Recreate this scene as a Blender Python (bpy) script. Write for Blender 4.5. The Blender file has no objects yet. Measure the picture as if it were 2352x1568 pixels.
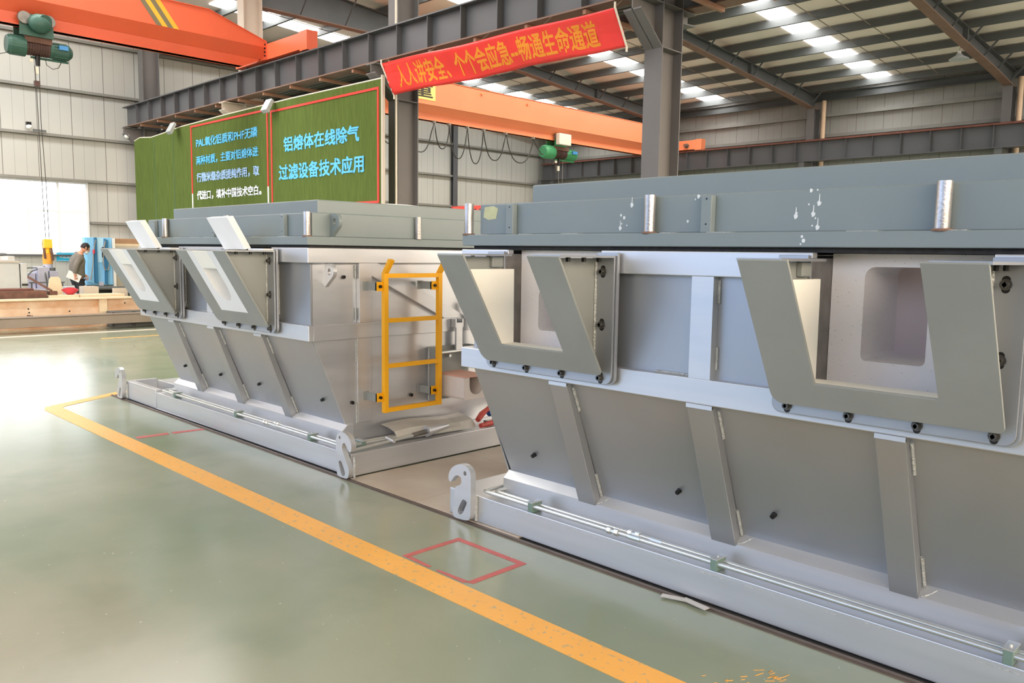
import bpy, bmesh, math, random
from mathutils import Vector, Matrix
from mathutils.geometry import tessellate_polygon

SC = bpy.context.scene
COL = SC.collection

# ---------------------------------------------------------------- camera
cam_d = bpy.data.cameras.new('camera')
cam = bpy.data.objects.new('camera', cam_d); COL.objects.link(cam)
VX = Vector((-727 - 1176, 555 - 784)); VY = Vector((3041 - 1176, 610 - 784))
FPX = math.sqrt(-(VX.dot(VY)))
ax = -Vector((VX.x, VX.y, FPX)).normalized()
ay = Vector((VY.x, VY.y, FPX)).normalized()
az = ax.cross(ay)
cam.matrix_world = Matrix(((ax.x, -ax.y, -ax.z, 0), (ay.x, -ay.y, -ay.z, 0), (az.x, -az.y, -az.z, 1.6), (0, 0, 0, 1)))
cam_d.sensor_width = 36; cam_d.sensor_fit = 'HORIZONTAL'; cam_d.lens = FPX / 2352 * 36
cam_d.clip_start = 0.05; cam_d.clip_end = 300
SC.camera = cam

# ---------------------------------------------------------------- exposure, sky
SC.view_settings.view_transform = 'Standard'; SC.view_settings.look = 'None'
SC.view_settings.gamma = 1; SC.view_settings.use_curve_mapping = False
SC.view_settings.exposure = 0.93
SKYLIGHT = 7.5
w = bpy.data.worlds.new('sky'); SC.world = w; w.use_nodes = True
nt = w.node_tree; nt.nodes.clear()
wo = nt.nodes.new('ShaderNodeOutputWorld'); bg = nt.nodes.new('ShaderNodeBackground')
tc = nt.nodes.new('ShaderNodeTexCoord'); sp = nt.nodes.new('ShaderNodeSeparateXYZ')
mr = nt.nodes.new('ShaderNodeMapRange'); ramp = nt.nodes.new('ShaderNodeValToRGB')
nt.links.new(tc.outputs['Generated'], sp.inputs[0]); nt.links.new(sp.outputs[0], mr.inputs[0])
mr.inputs[1].default_value = -1; mr.inputs[2].default_value = 1
cr = ramp.color_ramp; nt.links.new(mr.outputs[0], ramp.inputs[0])
cr.elements[0].position = 0.03; cr.elements[0].color = (2.4, 2.5, 2.6, 1)      # bright sky outside the far window
cr.elements[1].position = 1.0; cr.elements[1].color = (4.4, 3.6, 2.7, 1)    # warm fill light added to the sky behind the camera
for p_, c_ in ((0.10, (0.66, 0.86, 1.26, 1)), (0.62, (0.66, 0.86, 1.26, 1))):
    e_ = cr.elements.new(p_); e_.color = c_
gz = nt.nodes.new('ShaderNodeMapRange'); nt.links.new(sp.outputs[2], gz.inputs[0])
gz.inputs[1].default_value = -0.06; gz.inputs[2].default_value = 0.0; gz.inputs[3].default_value = 0.12; gz.inputs[4].default_value = 1.0   # ground below the horizon
mx = nt.nodes.new('ShaderNodeMix'); mx.data_type = 'RGBA'; mx.blend_type = 'MULTIPLY'; mx.inputs[0].default_value = 1
nt.links.new(ramp.outputs[0], mx.inputs[6]); nt.links.new(gz.outputs[0], mx.inputs[7])
nt.links.new(mx.outputs[2], bg.inputs[0]); bg.inputs[1].default_value = 1.15
nt.links.new(bg.outputs[0], wo.inputs[0])

# ---------------------------------------------------------------- materials
def lin(c):
    c = c / 255.0
    return c / 12.92 if c <= 0.04045 else ((c + 0.055) / 1.055) ** 2.4
def rgb(r, g, b): return (lin(r), lin(g), lin(b), 1)
MATS = {}
def mat(name, c, rough=0.5, metal=0.0, var=0.08, scale=3.0, bump=0.0, bscale=60.0, c2=None, streak=None, rvar=0.0, spec=0.5, trans=0.0):
    m = bpy.data.materials.new(name); m.use_nodes = True
    n = m.node_tree.nodes; l = m.node_tree.links
    b = n['Principled BSDF']
    b.inputs['Roughness'].default_value = rough; b.inputs['Metallic'].default_value = metal
    b.inputs['Specular IOR Level'].default_value = spec
    geo = n.new('ShaderNodeNewGeometry')
    mp = n.new('ShaderNodeMapping'); l.new(geo.outputs['Position'], mp.inputs[0])
    if streak: mp.inputs['Scale'].default_value = streak
    ns = n.new('ShaderNodeTexNoise'); ns.inputs['Scale'].default_value = scale; ns.inputs['Detail'].default_value = 5
    l.new(mp.outputs[0], ns.inputs['Vector'])
    rp = n.new('ShaderNodeMapRange'); l.new(ns.outputs[0], rp.inputs[0]); rp.inputs[1].default_value = .3; rp.inputs[2].default_value = .7
    mi = n.new('ShaderNodeMix'); mi.data_type = 'RGBA'; l.new(rp.outputs[0], mi.inputs[0])
    a = rgb(*c)
    if c2: mi.inputs[6].default_value = a; mi.inputs[7].default_value = rgb(*c2)
    else:
        mi.inputs[6].default_value = tuple(x * (1 - var) for x in a[:3]) + (1,)
        mi.inputs[7].default_value = tuple(min(1, x * (1 + var)) for x in a[:3]) + (1,)
    l.new(mi.outputs[2], b.inputs['Base Color'])
    if rvar:
        r2 = n.new('ShaderNodeMapRange'); l.new(ns.outputs[0], r2.inputs[0]); r2.inputs[1].default_value = .3; r2.inputs[2].default_value = .7
        r2.inputs[3].default_value = rough - rvar; r2.inputs[4].default_value = rough + rvar; l.new(r2.outputs[0], b.inputs['Roughness'])
    if bump:
        n2 = n.new('ShaderNodeTexNoise'); n2.inputs['Scale'].default_value = bscale; n2.inputs['Detail'].default_value = 3
        l.new(geo.outputs['Position'], n2.inputs['Vector'])
        bp = n.new('ShaderNodeBump'); bp.inputs['Strength'].default_value = bump; bp.inputs['Distance'].default_value = .01
        l.new(n2.outputs[0], bp.inputs['Height']); l.new(bp.outputs[0], b.inputs['Normal'])
    MATS[name] = m
    return m
def emis(name, c, s):
    m = bpy.data.materials.new(name); m.use_nodes = True; n = m.node_tree.nodes; n.clear()
    e = n.new('ShaderNodeEmission'); o = n.new('ShaderNodeOutputMaterial'); e.inputs[0].default_value = c; e.inputs[1].default_value = s
    m.node_tree.links.new(e.outputs[0], o.inputs[0]); MATS[name] = m
    return m
def add_paint_nodes(m, fn):
    n = m.node_tree.nodes; l = m.node_tree.links; b = n['Principled BSDF']
    src = b.inputs['Base Color'].links[0].from_socket
    out = fn(n, l, src, b)
    l.new(out, b.inputs['Base Color'])

mat('silver', (206, 208, 211), .38, .7, .05, 2.2, 0, 40, streak=(.5, 1, 6), rvar=.06)
mat('silver_plate', (170, 173, 177), .40, .7, .06, 1.6, 0, 30, rvar=.08)
mat('spout_plate', (150, 154, 151), .5, .1, .06, 3, .02, 120)
mat('lid_paint', (126, 138, 140), .42, .0, .05, 2.5, .02, 150, rvar=.06)
mat('raw_steel', (150, 144, 140), .3, .8, .25, 30, .1, 90, c2=(218, 216, 214), streak=(1, 1, .15))
mat('dark_steel', (128, 124, 120), .3, .7, .2, 12)
mat('zinc', (205, 208, 206), .32, .7, .05, 8)
mat('weld', (190, 192, 188), .35, .4, .12, 60, .8, 120)
mat('refractory', (236, 230, 226), .85, 0, .02, 6, .1, 90)
mat('lining', (252, 250, 240), .9, 0, .02, 5, .05, 60)
mat('white_fibre', (238, 240, 240), .9, 0, .02, 5)
mat('channel_inner', (228, 212, 206), .85, 0, .05, 4)
mat('black_bolt', (38, 38, 38), .4, .5, .1, 20)
mat('bolt_steel', (96, 94, 90), .35, .7, .1, 20)
mat('gasket', (48, 48, 48), .9, 0, .3, 30)
mat('yellow', (255, 182, 14), .38, 0, .03, 4)
mat('clamp_green', (112, 136, 126), .5, 0, .1, 10)
mat('terracotta', (226, 178, 160), .8, 0, .06, 8)
mat('trough', (232, 222, 212), .8, 0, .03, 8)
mat('girder', (86, 87, 90), .5, 0, .06, 1.5, .02, 30)
mat('girder_rust', (132, 104, 90), .7, 0, .12, 3)
mat('purlin', (88, 90, 90), .5, 0, .06, 2)
mat('column', (110, 107, 106), .55, 0, .06, 1.5)
mat('rail_rust', (116, 72, 60), .7, 0, .15, 6)
mat('crane_orange', (232, 102, 66), .42, 0, .04, 1.5)
mat('crane_orange_haze', (247, 146, 102), .42, 0, .03, 1.0)  # crane orange with haze and stronger light painted in as a paler tone
mat('crane_yellow', (240, 176, 50), .45, 0, .03, 4)
mat('crane_grey', (120, 108, 82), .5, 0, .05, 4)
mat('hoist_green', (54, 92, 80), .45, .1, .15, 8)
mat('hoist_brown', (84, 60, 55), .6, .1, .2, 12)
mat('hoist_bright', (70, 150, 100), .45, 0, .1, 8)
mat('label_blue', (70, 140, 200), .5, 0, .05, 9)
mat('cable', (58, 54, 50), .6, 0, .1, 9)
mat('cable_pale', (150, 138, 126), .6, 0, .1, 9)
mat('bone', (232, 222, 206), .6, 0, .05, 9)
mat('banner', (250, 60, 56), .24, 0, .05, 3, .15, 6)
mat('banner_letter', (255, 156, 44), .4, 0, .03, 3)
mat('red_frame', (222, 60, 52), .5, 0, .05, 3)
mat('white_frame', (236, 236, 232), .5, 0, .02, 3)
mat('letter_blue', (92, 188, 236), .6, 0, .03, 3)
mat('letter_blue_glare', (160, 196, 240), .6, 0, .04, 3)  # blue lettering with glare painted in as a paler tone
mat('letter_white_and_glare', (236, 246, 252), .6, 0, .03, 3)  # white sign print, and glare painted into the board's lowest row
mat('sign_yellow', (244, 224, 130), .6, 0, .03, 3)
mat('sign_black', (70, 62, 50), .6, 0, .05, 3)
mat('sign_cyan', (40, 178, 220), .5, 0, .04, 6)
mat('flood', (196, 202, 204), .4, .3, .05, 8)
mat('rust_pale', (236, 216, 190), .8, 0, .2, 2.0, .1, 30, c2=(204, 148, 102), streak=(1, 1, 1.5))
mat('rust_dark', (108, 78, 66), .85, 0, .3, 8, .2, 30)
mat('channel_steel', (138, 126, 114), .55, .1, .12, 1.5)
mat('cabinet_grey', (196, 198, 196), .5, 0, .05, 3)
mat('cabinet_dark', (96, 98, 96), .6, 0, .15, 3)
mat('lilac', (188, 188, 206), .5, 0, .1, 3)
mat('robot_yellow', (240, 166, 60), .5, 0, .1, 6)
mat('panel_blue', (132, 196, 238), .45, 0, .06, 3)
mat('panel_deep', (48, 116, 160), .5, 0, .06, 3)
mat('panel_pale', (178, 222, 246), .4, 0, .03, 3)
mat('plank', (232, 212, 180), .7, 0, .06, 6)
mat('girt', (134, 132, 126), .55, 0, .06, 2)
mat('tie_brown', (172, 128, 104), .7, 0, .1, 4)
mat('wood_brown', (180, 142, 112), .75, 0, .15, 3)
mat('bowl_red', (200, 62, 78), .5, 0, .06, 6)
mat('skin', (206, 150, 122), .6, 0, .05, 9)
mat('hair', (38, 34, 34), .7, 0, .2, 40)
mat('jacket', (118, 112, 104), .85, 0, .08, 9, .15, 30)
mat('trousers', (40, 40, 46), .85, 0, .1, 9)
mat('mask', (206, 220, 226), .8, 0, .03, 9)
mat('paper', (242, 243, 245), .7, 0, .02, 9)
mat('wrap_red', (196, 70, 58), .45, 0, .12, 20)
mat('wrap_blue', (40, 92, 170), .5, 0, .1, 9)
mat('sheet_metal', (205, 200, 190), .4, .3, .08, 6)
mat('beige_pipe', (222, 190, 158), .6, 0, .04, 3)
mat('beige_steel', (200, 190, 176), .6, 0, .05, 2)
mat('steel_floor_plate', (208, 196, 180), .55, .05, .1, 1.6, .05, 20, c2=(178, 160, 142))
mat('floor_edge', (112, 100, 90), .5, .3, .15, 5)
mat('red_paint', (196, 100, 96), .5, 0, .1, 14)
mat('splatter', (224, 230, 232), .5, 0, .02, 9)
mat('primer_patch', (190, 192, 150), .5, 0, .08, 20)
mat('roof_sheet', (246, 232, 224), .7, 0, .03, 1.0)
mat('white_door', (230, 232, 234), .5, 0, .02, 2)
emis('daylight_sheet', (1.0, 1.0, 0.97, 1), SKYLIGHT)

# pane of clear glass
gm = bpy.data.materials.new('window_glass'); gm.use_nodes = True; n = gm.node_tree.nodes; n.clear()
o_ = n.new('ShaderNodeOutputMaterial'); mixs = n.new('ShaderNodeMixShader'); tr = n.new('ShaderNodeBsdfTransparent'); gl = n.new('ShaderNodeBsdfGlossy')
gl.inputs['Roughness'].default_value = .05; mixs.inputs[0].default_value = .06; tr.inputs[0].default_value = (.96, .98, .98, 1)
gm.node_tree.links.new(tr.outputs[0], mixs.inputs[1]); gm.node_tree.links.new(gl.outputs[0], mixs.inputs[2]); gm.node_tree.links.new(mixs.outputs[0], o_.inputs[0])
MATS['window_glass'] = gm

# ribbed wall sheet: thin dark seams every 0.9 m and fainter ribs between
def wall_mat(name, axis, c):
    m = mat(name, c, .6, 0, .03, .7)
    def fn(n, l, src, b):
        g = n.new('ShaderNodeNewGeometry'); s = n.new('ShaderNodeSeparateXYZ'); l.new(g.outputs['Position'], s.inputs[0])
        def seam(period, width, strength, prev):
            d = n.new('ShaderNodeMath'); d.operation = 'DIVIDE'; l.new(s.outputs[axis], d.inputs[0]); d.inputs[1].default_value = period
            f = n.new('ShaderNodeMath'); f.operation = 'FRACT'; l.new(d.outputs[0], f.inputs[0])
            c_ = n.new('ShaderNodeMath'); c_.operation = 'LESS_THAN'; l.new(f.outputs[0], c_.inputs[0]); c_.inputs[1].default_value = width / period
            k = n.new('ShaderNodeMath'); k.operation = 'MULTIPLY'; l.new(c_.outputs[0], k.inputs[0]); k.inputs[1].default_value = strength
            mm = n.new('ShaderNodeMix'); mm.data_type = 'RGBA'; l.new(k.outputs[0], mm.inputs[0]); l.new(prev, mm.inputs[6]); mm.inputs[7].default_value = rgb(110, 106, 100)
            return mm.outputs[2]
        return seam(.3, .016, .35, seam(.9, .02, .85, src))
    add_paint_nodes(m, fn)
    return m
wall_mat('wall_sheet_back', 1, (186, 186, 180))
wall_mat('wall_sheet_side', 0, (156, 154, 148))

# epoxy floor
fm = mat('epoxy_floor', (133, 146, 124), .2, 0, .1, .55, .02, 3, c2=(162, 164, 146), rvar=.03)
def fl(n, l, src, b):
    g = n.new('ShaderNodeNewGeometry')
    nz = n.new('ShaderNodeTexNoise'); nz.inputs['Scale'].default_value = 1.4; nz.inputs['Detail'].default_value = 8; l.new(g.outputs['Position'], nz.inputs['Vector'])
    r = n.new('ShaderNodeMapRange'); l.new(nz.outputs[0], r.inputs[0]); r.inputs[1].default_value = .5; r.inputs[2].default_value = .72; r.inputs[4].default_value = .45
    m1 = n.new('ShaderNodeMix'); m1.data_type = 'RGBA'; l.new(r.outputs[0], m1.inputs[0]); l.new(src, m1.inputs[6]); m1.inputs[7].default_value = rgb(114, 132, 112)
    v = n.new('ShaderNodeTexNoise'); v.inputs['Scale'].default_value = 38; v.inputs['Detail'].default_value = 4; l.new(g.outputs['Position'], v.inputs['Vector'])
    lt = n.new('ShaderNodeMath'); lt.operation = 'GREATER_THAN'; l.new(v.outputs[0], lt.inputs[0]); lt.inputs[1].default_value = .735
    m2 = n.new('ShaderNodeMix'); m2.data_type = 'RGBA'; l.new(lt.outputs[0], m2.inputs[0]); l.new(m1.outputs[2], m2.inputs[6]); m2.inputs[7].default_value = rgb(206, 206, 190)
    return m2.outputs[2]
add_paint_nodes(fm, fl)
# worn yellow floor paint
ym = mat('floor_yellow', (246, 181, 86), .35, 0, .05, 2)
def yl(n, l, src, b):
    g = n.new('ShaderNodeNewGeometry')
    nz = n.new('ShaderNodeTexNoise'); nz.inputs['Scale'].default_value = 30; nz.inputs['Detail'].default_value = 6; l.new(g.outputs['Position'], nz.inputs['Vector'])
    r = n.new('ShaderNodeMapRange'); l.new(nz.outputs[0], r.inputs[0]); r.inputs[1].default_value = .61; r.inputs[2].default_value = .65; r.inputs[4].default_value = .7
    m1 = n.new('ShaderNodeMix'); m1.data_type = 'RGBA'; l.new(r.outputs[0], m1.inputs[0]); l.new(src, m1.inputs[6]); m1.inputs[7].default_value = rgb(172, 168, 140)
    return m1.outputs[2]
add_paint_nodes(ym, yl)
# artificial turf: vertical pile streaks
tm = mat('turf', (90, 106, 52), .95, 0, .16, 5, .6, 120, streak=(8, 8, .5), spec=.1)
# pitted white refractory face
rm = mat('refractory_face', (248, 243, 241), .85, 0, .02, 4, .1, 80)
def rf(n, l, src, b):
    g = n.new('ShaderNodeNewGeometry'); v = n.new('ShaderNodeTexVoronoi'); v.inputs['Scale'].default_value = 55; l.new(g.outputs['Position'], v.inputs['Vector'])
    lt = n.new('ShaderNodeMath'); lt.operation = 'LESS_THAN'; l.new(v.outputs['Distance'], lt.inputs[0]); lt.inputs[1].default_value = .085
    m2 = n.new('ShaderNodeMix'); m2.data_type = 'RGBA'; l.new(lt.outputs[0], m2.inputs[0]); l.new(src, m2.inputs[6]); m2.inputs[7].default_value = rgb(176, 160, 152)
    return m2.outputs[2]
add_paint_nodes(rm, rf)

# ---------------------------------------------------------------- mesh helpers
class MB:
    def __init__(s): s.v = []; s.f = []
    def _add(s, vs, fs):
        k = len(s.v); s.v += [tuple(p) for p in vs]; s.f += [tuple(i + k for i in q) for q in fs]; return s
    def box(s, x0, x1, y0, y1, z0, z1):
        vs = [(x, y, z) for z in (z0, z1) for y in (y0, y1) for x in (x0, x1)]
        return s._add(vs, [(0, 2, 3, 1), (4, 5, 7, 6), (0, 1, 5, 4), (1, 3, 7, 5), (3, 2, 6, 7), (2, 0, 4, 6)])
    def hexa(s, a, b):  # two quads a, b (4 points each, same winding)
        return s._add(list(a) + list(b), [(3, 2, 1, 0), (4, 5, 6, 7), (0, 1, 5, 4), (1, 2, 6, 5), (2, 3, 7, 6), (3, 0, 4, 7)])
    def prism(s, poly, axis, a0, a1, holes=()):
        def P(u, v, a): return {'x': (a, u, v), 'y': (u, a, v), 'z': (u, v, a)}[axis]
        loops = [list(poly)] + [list(h) for h in holes]
        allp = [p for lp in loops for p in lp]; n = len(allp)
        vs = [P(u, v, a0) for u, v in allp] + [P(u, v, a1) for u, v in allp]
        fs = []
        if holes:
            for t in tessellate_polygon([[Vector((u, v, 0)) for u, v in lp] for lp in loops]):
                fs.append(tuple(t)); fs.append(tuple(i + n for i in reversed(t)))
        else:
            fs.append(tuple(range(n))); fs.append(tuple(range(2 * n - 1, n - 1, -1)))
        k = 0
        for lp in loops:
            m = len(lp)
            for i in range(m): fs.append((k + i, k + (i + 1) % m, n + k + (i + 1) % m, n + k + i))
            k += m
        return s._add(vs, fs)
    def tube(s, pts, r, n=8, cap=True, radii=None):
        pts = [Vector(p) for p in pts]; vs = []; N = len(pts)
        up = None
        for i, p in enumerate(pts):
            t = (pts[min(i + 1, N - 1)] - pts[max(i - 1, 0)]).normalized()
            if up is None:
                up = Vector((0, 0, 1)) if abs(t.z) < .9 else Vector((1, 0, 0))
            a = t.cross(up).normalized(); b = a.cross(t).normalized(); up = b
            rr = radii[i] if radii else r
            for k in range(n):
                q = 2 * math.pi * k / n
                vs.append(p + a * rr * math.cos(q) + b * rr * math.sin(q))
        fs = []
        for i in range(N - 1):
            for k in range(n):
                fs.append((i * n + k, i * n + (k + 1) % n, (i + 1) * n + (k + 1) % n, (i + 1) * n + k))
        if cap: fs.append(tuple(reversed(range(n)))); fs.append(tuple((N - 1) * n + k for k in range(n)))
        return s._add(vs, fs)
    def cyl(s, p0, p1, r0, r1=None, n=16):
        return s.tube([p0, p1], r0, n, True, [r0, r0 if r1 is None else r1])
    def bar(s, p0, p1, wx, wz, side=None):
        p0, p1 = Vector(p0), Vector(p1); t = (p1 - p0).normalized()
        a = Vector(side) if side else (Vector((0, 0, 1)) if abs(t.z) < .9 else Vector((0, 1, 0)))
        a = (a - t * a.dot(t)).normalized(); b = t.cross(a)
        A = [p0 + a * x * wz / 2 + b * y * wx / 2 for x, y in ((-1, -1), (1, -1), (1, 1), (-1, 1))]
        B = [q + (p1 - p0) for q in A]
        return s.hexa(A, B)
    def sphere(s, c, rx, ry, rz, nu=14, nv=9):
        vs = []; fs = []
        for j in range(nv + 1):
            th = math.pi * j / nv
            for i in range(nu):
                ph = 2 * math.pi * i / nu
                vs.append((c[0] + rx * math.sin(th) * math.cos(ph), c[1] + ry * math.sin(th) * math.sin(ph), c[2] + rz * math.cos(th)))
        for j in range(nv):
            for i in range(nu):
                fs.append((j * nu + i, (j + 1) * nu + i, (j + 1) * nu + (i + 1) % nu, j * nu + (i + 1) % nu))
        return s._add(vs, fs)
    def plate(s, q, t):  # quad q of 4 points thickened by vector t
        t = Vector(t)
        return s.hexa([Vector(p) for p in q], [Vector(p) + t for p in q])
    def build(s, name, material, parent=None, bevel=0, smooth=False, root=None):
        me = bpy.data.meshes.new(name)
        off = Vector(wloc(parent)) if parent else (Vector(root) if root else Vector((0, 0, 0)))
        me.from_pydata([Vector(p) - off for p in s.v], [], s.f)
        bm = bmesh.new(); bm.from_mesh(me)
        bmesh.ops.remove_doubles(bm, verts=bm.verts, dist=1e-6)
        bmesh.ops.recalc_face_normals(bm, faces=bm.faces)
        bm.to_mesh(me); bm.free()
        me.materials.append(MATS[material])
        if smooth:
            for p in me.polygons: p.use_smooth = True
            try: me.set_sharp_from_angle(angle=math.radians(40))
            except Exception: pass
        o = bpy.data.objects.new(name, me); COL.objects.link(o)
        if parent: o.parent = parent; LOC[o.name] = wloc(parent)
        else: o.location = off; LOC[o.name] = tuple(off)
        if bevel:
            md = o.modifiers.new('bevel', 'BEVEL'); md.width = bevel; md.segments = 2; md.limit_method = 'ANGLE'; md.angle_limit = math.radians(50)
            md.harden_normals = False
        return o
LOC = {}
def wloc(o): return LOC[o.name]
def B(): return MB()
def tag(o, label, cat=None, group=None, kind=None):
    if label: o['label'] = label
    if cat: o['category'] = cat
    if group: o['group'] = group
    if kind: o['kind'] = kind
    return o
def thing(name, label, cat, loc, group=None):
    o = bpy.data.objects.new(name, None); COL.objects.link(o); o.location = loc; LOC[o.name] = tuple(loc); o.empty_display_size = .2
    return tag(o, label, cat, group)
def struct(o, label=None): o['kind'] = 'structure'; return tag(o, label)
def dup(o, delta, name=None):  # copy of a part shifted inside the same parent
    c = o.copy(); COL.objects.link(c); c.location = Vector(o.location) + Vector(delta); LOC[c.name] = LOC[o.name]
    for ch in o.children:
        d = ch.copy(); COL.objects.link(d); d.parent = c; LOC[d.name] = LOC[o.name]
    return c
ORD = ['first', 'second', 'third', 'fourth', 'fifth', 'sixth', 'seventh', 'eighth', 'ninth', 'tenth', 'eleventh', 'twelfth', 'thirteenth', 'fourteenth', 'fifteenth', 'sixteenth', 'seventeenth', 'eighteenth', 'nineteenth', 'twentieth'] + ['twenty-' + q for q in ('first', 'second', 'third', 'fourth', 'fifth', 'sixth', 'seventh', 'eighth', 'ninth')]

def text_part(txt, x0, x1, z0, z1, y, material, parent, name='lettering', bold=.012, depth=.012, shear=None, fn=None):
    """one line of lettering facing -Y, fitted between x0..x1 and z0..z1"""
    cu = bpy.data.curves.new('text_tmp', 'FONT'); cu.body = txt; cu.size = 1; cu.extrude = 0.02; cu.resolution_u = 3
    to = bpy.data.objects.new('text_tmp', cu); COL.objects.link(to)
    bpy.context.view_layer.update()
    dg = bpy.context.evaluated_depsgraph_get()
    me = bpy.data.meshes.new_from_object(to.evaluated_get(dg), depsgraph=dg)
    bpy.data.objects.remove(to); bpy.data.curves.remove(cu)
    xs = [v.co.x for v in me.vertices]; ys = [v.co.y for v in me.vertices]
    ax_, bx_, ay_, by_ = min(xs) - bold, max(xs) + bold, min(ys) - bold, max(ys) + bold
    if bold:  # heavier strokes: the same outline laid over itself with small shifts
        src = me; vs = []; fs = []
        for k, (dx, dy) in enumerate(((-1, -1), (1, -1), (1, 1), (-1, 1))):
            o_ = len(vs); vs += [(v.co.x + dx * bold, v.co.y + dy * bold, v.co.z * (1 + .04 * k)) for v in src.vertices]; fs += [tuple(i + o_ for i in p.vertices) for p in src.polygons]
        me = bpy.data.meshes.new(name); me.from_pydata(vs, [], fs); bpy.data.meshes.remove(src)
    off = Vector(wloc(parent))
    for v in me.vertices:
        u = (v.co.x - ax_) / (bx_ - ax_); t = (v.co.y - ay_) / (by_ - ay_); d = depth * v.co.z / .02 if v.co.z > 0 else 0
        if fn: p = Vector(fn(u, t, d))
        else: p = Vector((x0 + (x1 - x0) * u, y - d, z0 + (z1 - z0) * t))
        v.co = p - off
    me.materials.clear(); me.materials.append(MATS[material])
    o = bpy.data.objects.new(name, me); COL.objects.link(o); o.parent = parent; LOC[o.name] = wloc(parent)
    return o
# ================================================================ the hall
XW = -26.0; YR = 28.3; YL = -9.0; XE = 10.0
def roof_z(y): return 7.40 + .067 * (28.27 - y) if y > 10 else 7.40 + .067 * 18.27 - .067 * (10 - y)
# floor
struct(B().box(XW - .2, XE, YL, YR + .2, -.12, 0).build('floor', 'epoxy_floor'), 'green epoxy painted factory floor')
# back wall with one window opening
WY0, WY1, WZ0, WZ1 = 2.4, 8.47, 1.39, 3.50
bw = B()
bw.box(XW - .1, XW, YL, WY0, 0, 9.2).box(XW - .1, XW, WY1, YR, 0, 9.2).box(XW - .1, XW, WY0, WY1, 0, WZ0).box(XW - .1, XW, WY0, WY1, WZ1, 9.2)
struct(bw.build('wall_back', 'wall_sheet_back'), 'pale ribbed sheet metal wall at the far end of the hall')
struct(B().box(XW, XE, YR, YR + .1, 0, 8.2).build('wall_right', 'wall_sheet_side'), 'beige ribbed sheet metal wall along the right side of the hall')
wl = B().box(XW, -22, YL - .1, YL, 0, 4.2).box(-4.5, XE, YL - .1, YL, 0, 3.1)  # unseen wall pieces, heights and wide opening set to steer the light
struct(wl.build('wall_left', 'wall_sheet_back'), 'parts of the unseen left wall, openings shaped for the light')
struct(B().box(XE, XE + .1, YL, YR, 0, 1.8).build('wall_front', 'wall_sheet_side'), 'low unseen wall behind the camera, height set for the light')  # unseen wall added, kept low to let the warm fill in
rb = B().hexa([(XW, 10, roof_z(10)), (XE, 10, roof_z(10)), (XE, YR + .1, roof_z(YR + .1)), (XW, YR + .1, roof_z(YR + .1))],
              [(XW, 10, roof_z(10) + .08), (XE, 10, roof_z(10) + .08), (XE, YR + .1, roof_z(YR + .1) + .08), (XW, YR + .1, roof_z(YR + .1) + .08)])
rb.hexa([(XW, YL, roof_z(YL)), (XE, YL, roof_z(YL)), (XE, 10, roof_z(10)), (XW, 10, roof_z(10))],
        [(XW, YL, roof_z(YL) + .08), (XE, YL, roof_z(YL) + .08), (XE, 10, roof_z(10) + .08), (XW, 10, roof_z(10) + .08)])
struct(rb.build('ceiling', 'roof_sheet'), 'pale sheet metal roof underside')
# window: white frame, mullions, panes
wf = B()
fw = .06
wf.box(XW - .06, XW + .03, WY0, WY1, WZ0, WZ0 + fw).box(XW - .06, XW + .03, WY0, WY1, WZ1 - fw, WZ1)
wf.box(XW - .06, XW + .03, WY0, WY0 + fw, WZ0 + fw, WZ1 - fw).box(XW - .06, XW + .03, WY1 - fw, WY1, WZ0 + fw, WZ1 - fw)
wf.box(XW - .05, XW + .02, WY0 + fw, WY1 - fw, 2.60, 2.65)
for y in (3.05, 3.8, 4.6, 5.35, 6.12, 6.88, 7.66): wf.box(XW - .05, XW + .02, y - .03, y + .03, WZ0 + fw, 2.60)
for y in (3.05, 4.6, 6.12, 7.66): wf.box(XW - .05, XW + .02, y - .03, y + .03, 2.65, WZ1 - fw)
win = struct(wf.build('window_1', 'white_door', root=(XW, 5.4, WZ0)), 'large white framed window in the far wall')
B().box(XW - .03, XW - .022, WY0 + fw, WY1 - fw, WZ0 + fw, WZ1 - fw).build('window_pane', 'window_glass', win)
B().box(XW, XW + .10, WY0, WY1 + .1, WZ0 - .05, WZ0).build('window_sill', 'girder', win)
# skylight sheets under the roof of the right bay, each one strip running up the slope
k = 2
for (x0, x1) in ((-23.2, -22.35), (-17.15, -16.35), (-11.05, -10.35), (-5.0, -4.3), (1.0, 1.7)):
    y0, y1 = 11.0, 27.9
    s = B().hexa([(x0, y0, roof_z(y0) - .02), (x1, y0, roof_z(y0) - .02), (x1, y1, roof_z(y1) - .02), (x0, y1, roof_z(y1) - .02)],
                 [(x0, y0, roof_z(y0) - .004), (x1, y0, roof_z(y0) - .004), (x1, y1, roof_z(y1) - .004), (x0, y1, roof_z(y1) - .004)])
    struct(s.build('window_%d' % k, 'daylight_sheet', root=(x0, y0, roof_z(y0))), 'unseen skylight strip added over the left bay'); k += 1
for (x0, x1) in ((-23.5, -22.1), (-17.5, -16.1), (-11.5, -10.6)):  # unseen left bay strips, number and place chosen for the light
    y0, y1 = -7.5, 8.0
    s = B().hexa([(x0, y0, roof_z(y0) - .02), (x1, y0, roof_z(y0) - .02), (x1, y1, roof_z(y1) - .02), (x0, y1, roof_z(y1) - .02)],
                 [(x0, y0, roof_z(y0) - .004), (x1, y0, roof_z(y0) - .004), (x1, y1, roof_z(y1) - .004), (x0, y1, roof_z(y1) - .004)])
    struct(s.build('window_%d' % k, 'daylight_sheet', root=(x0, y0, roof_z(y0))), 'unseen skylight strip added over the left bay'); k += 1

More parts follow.
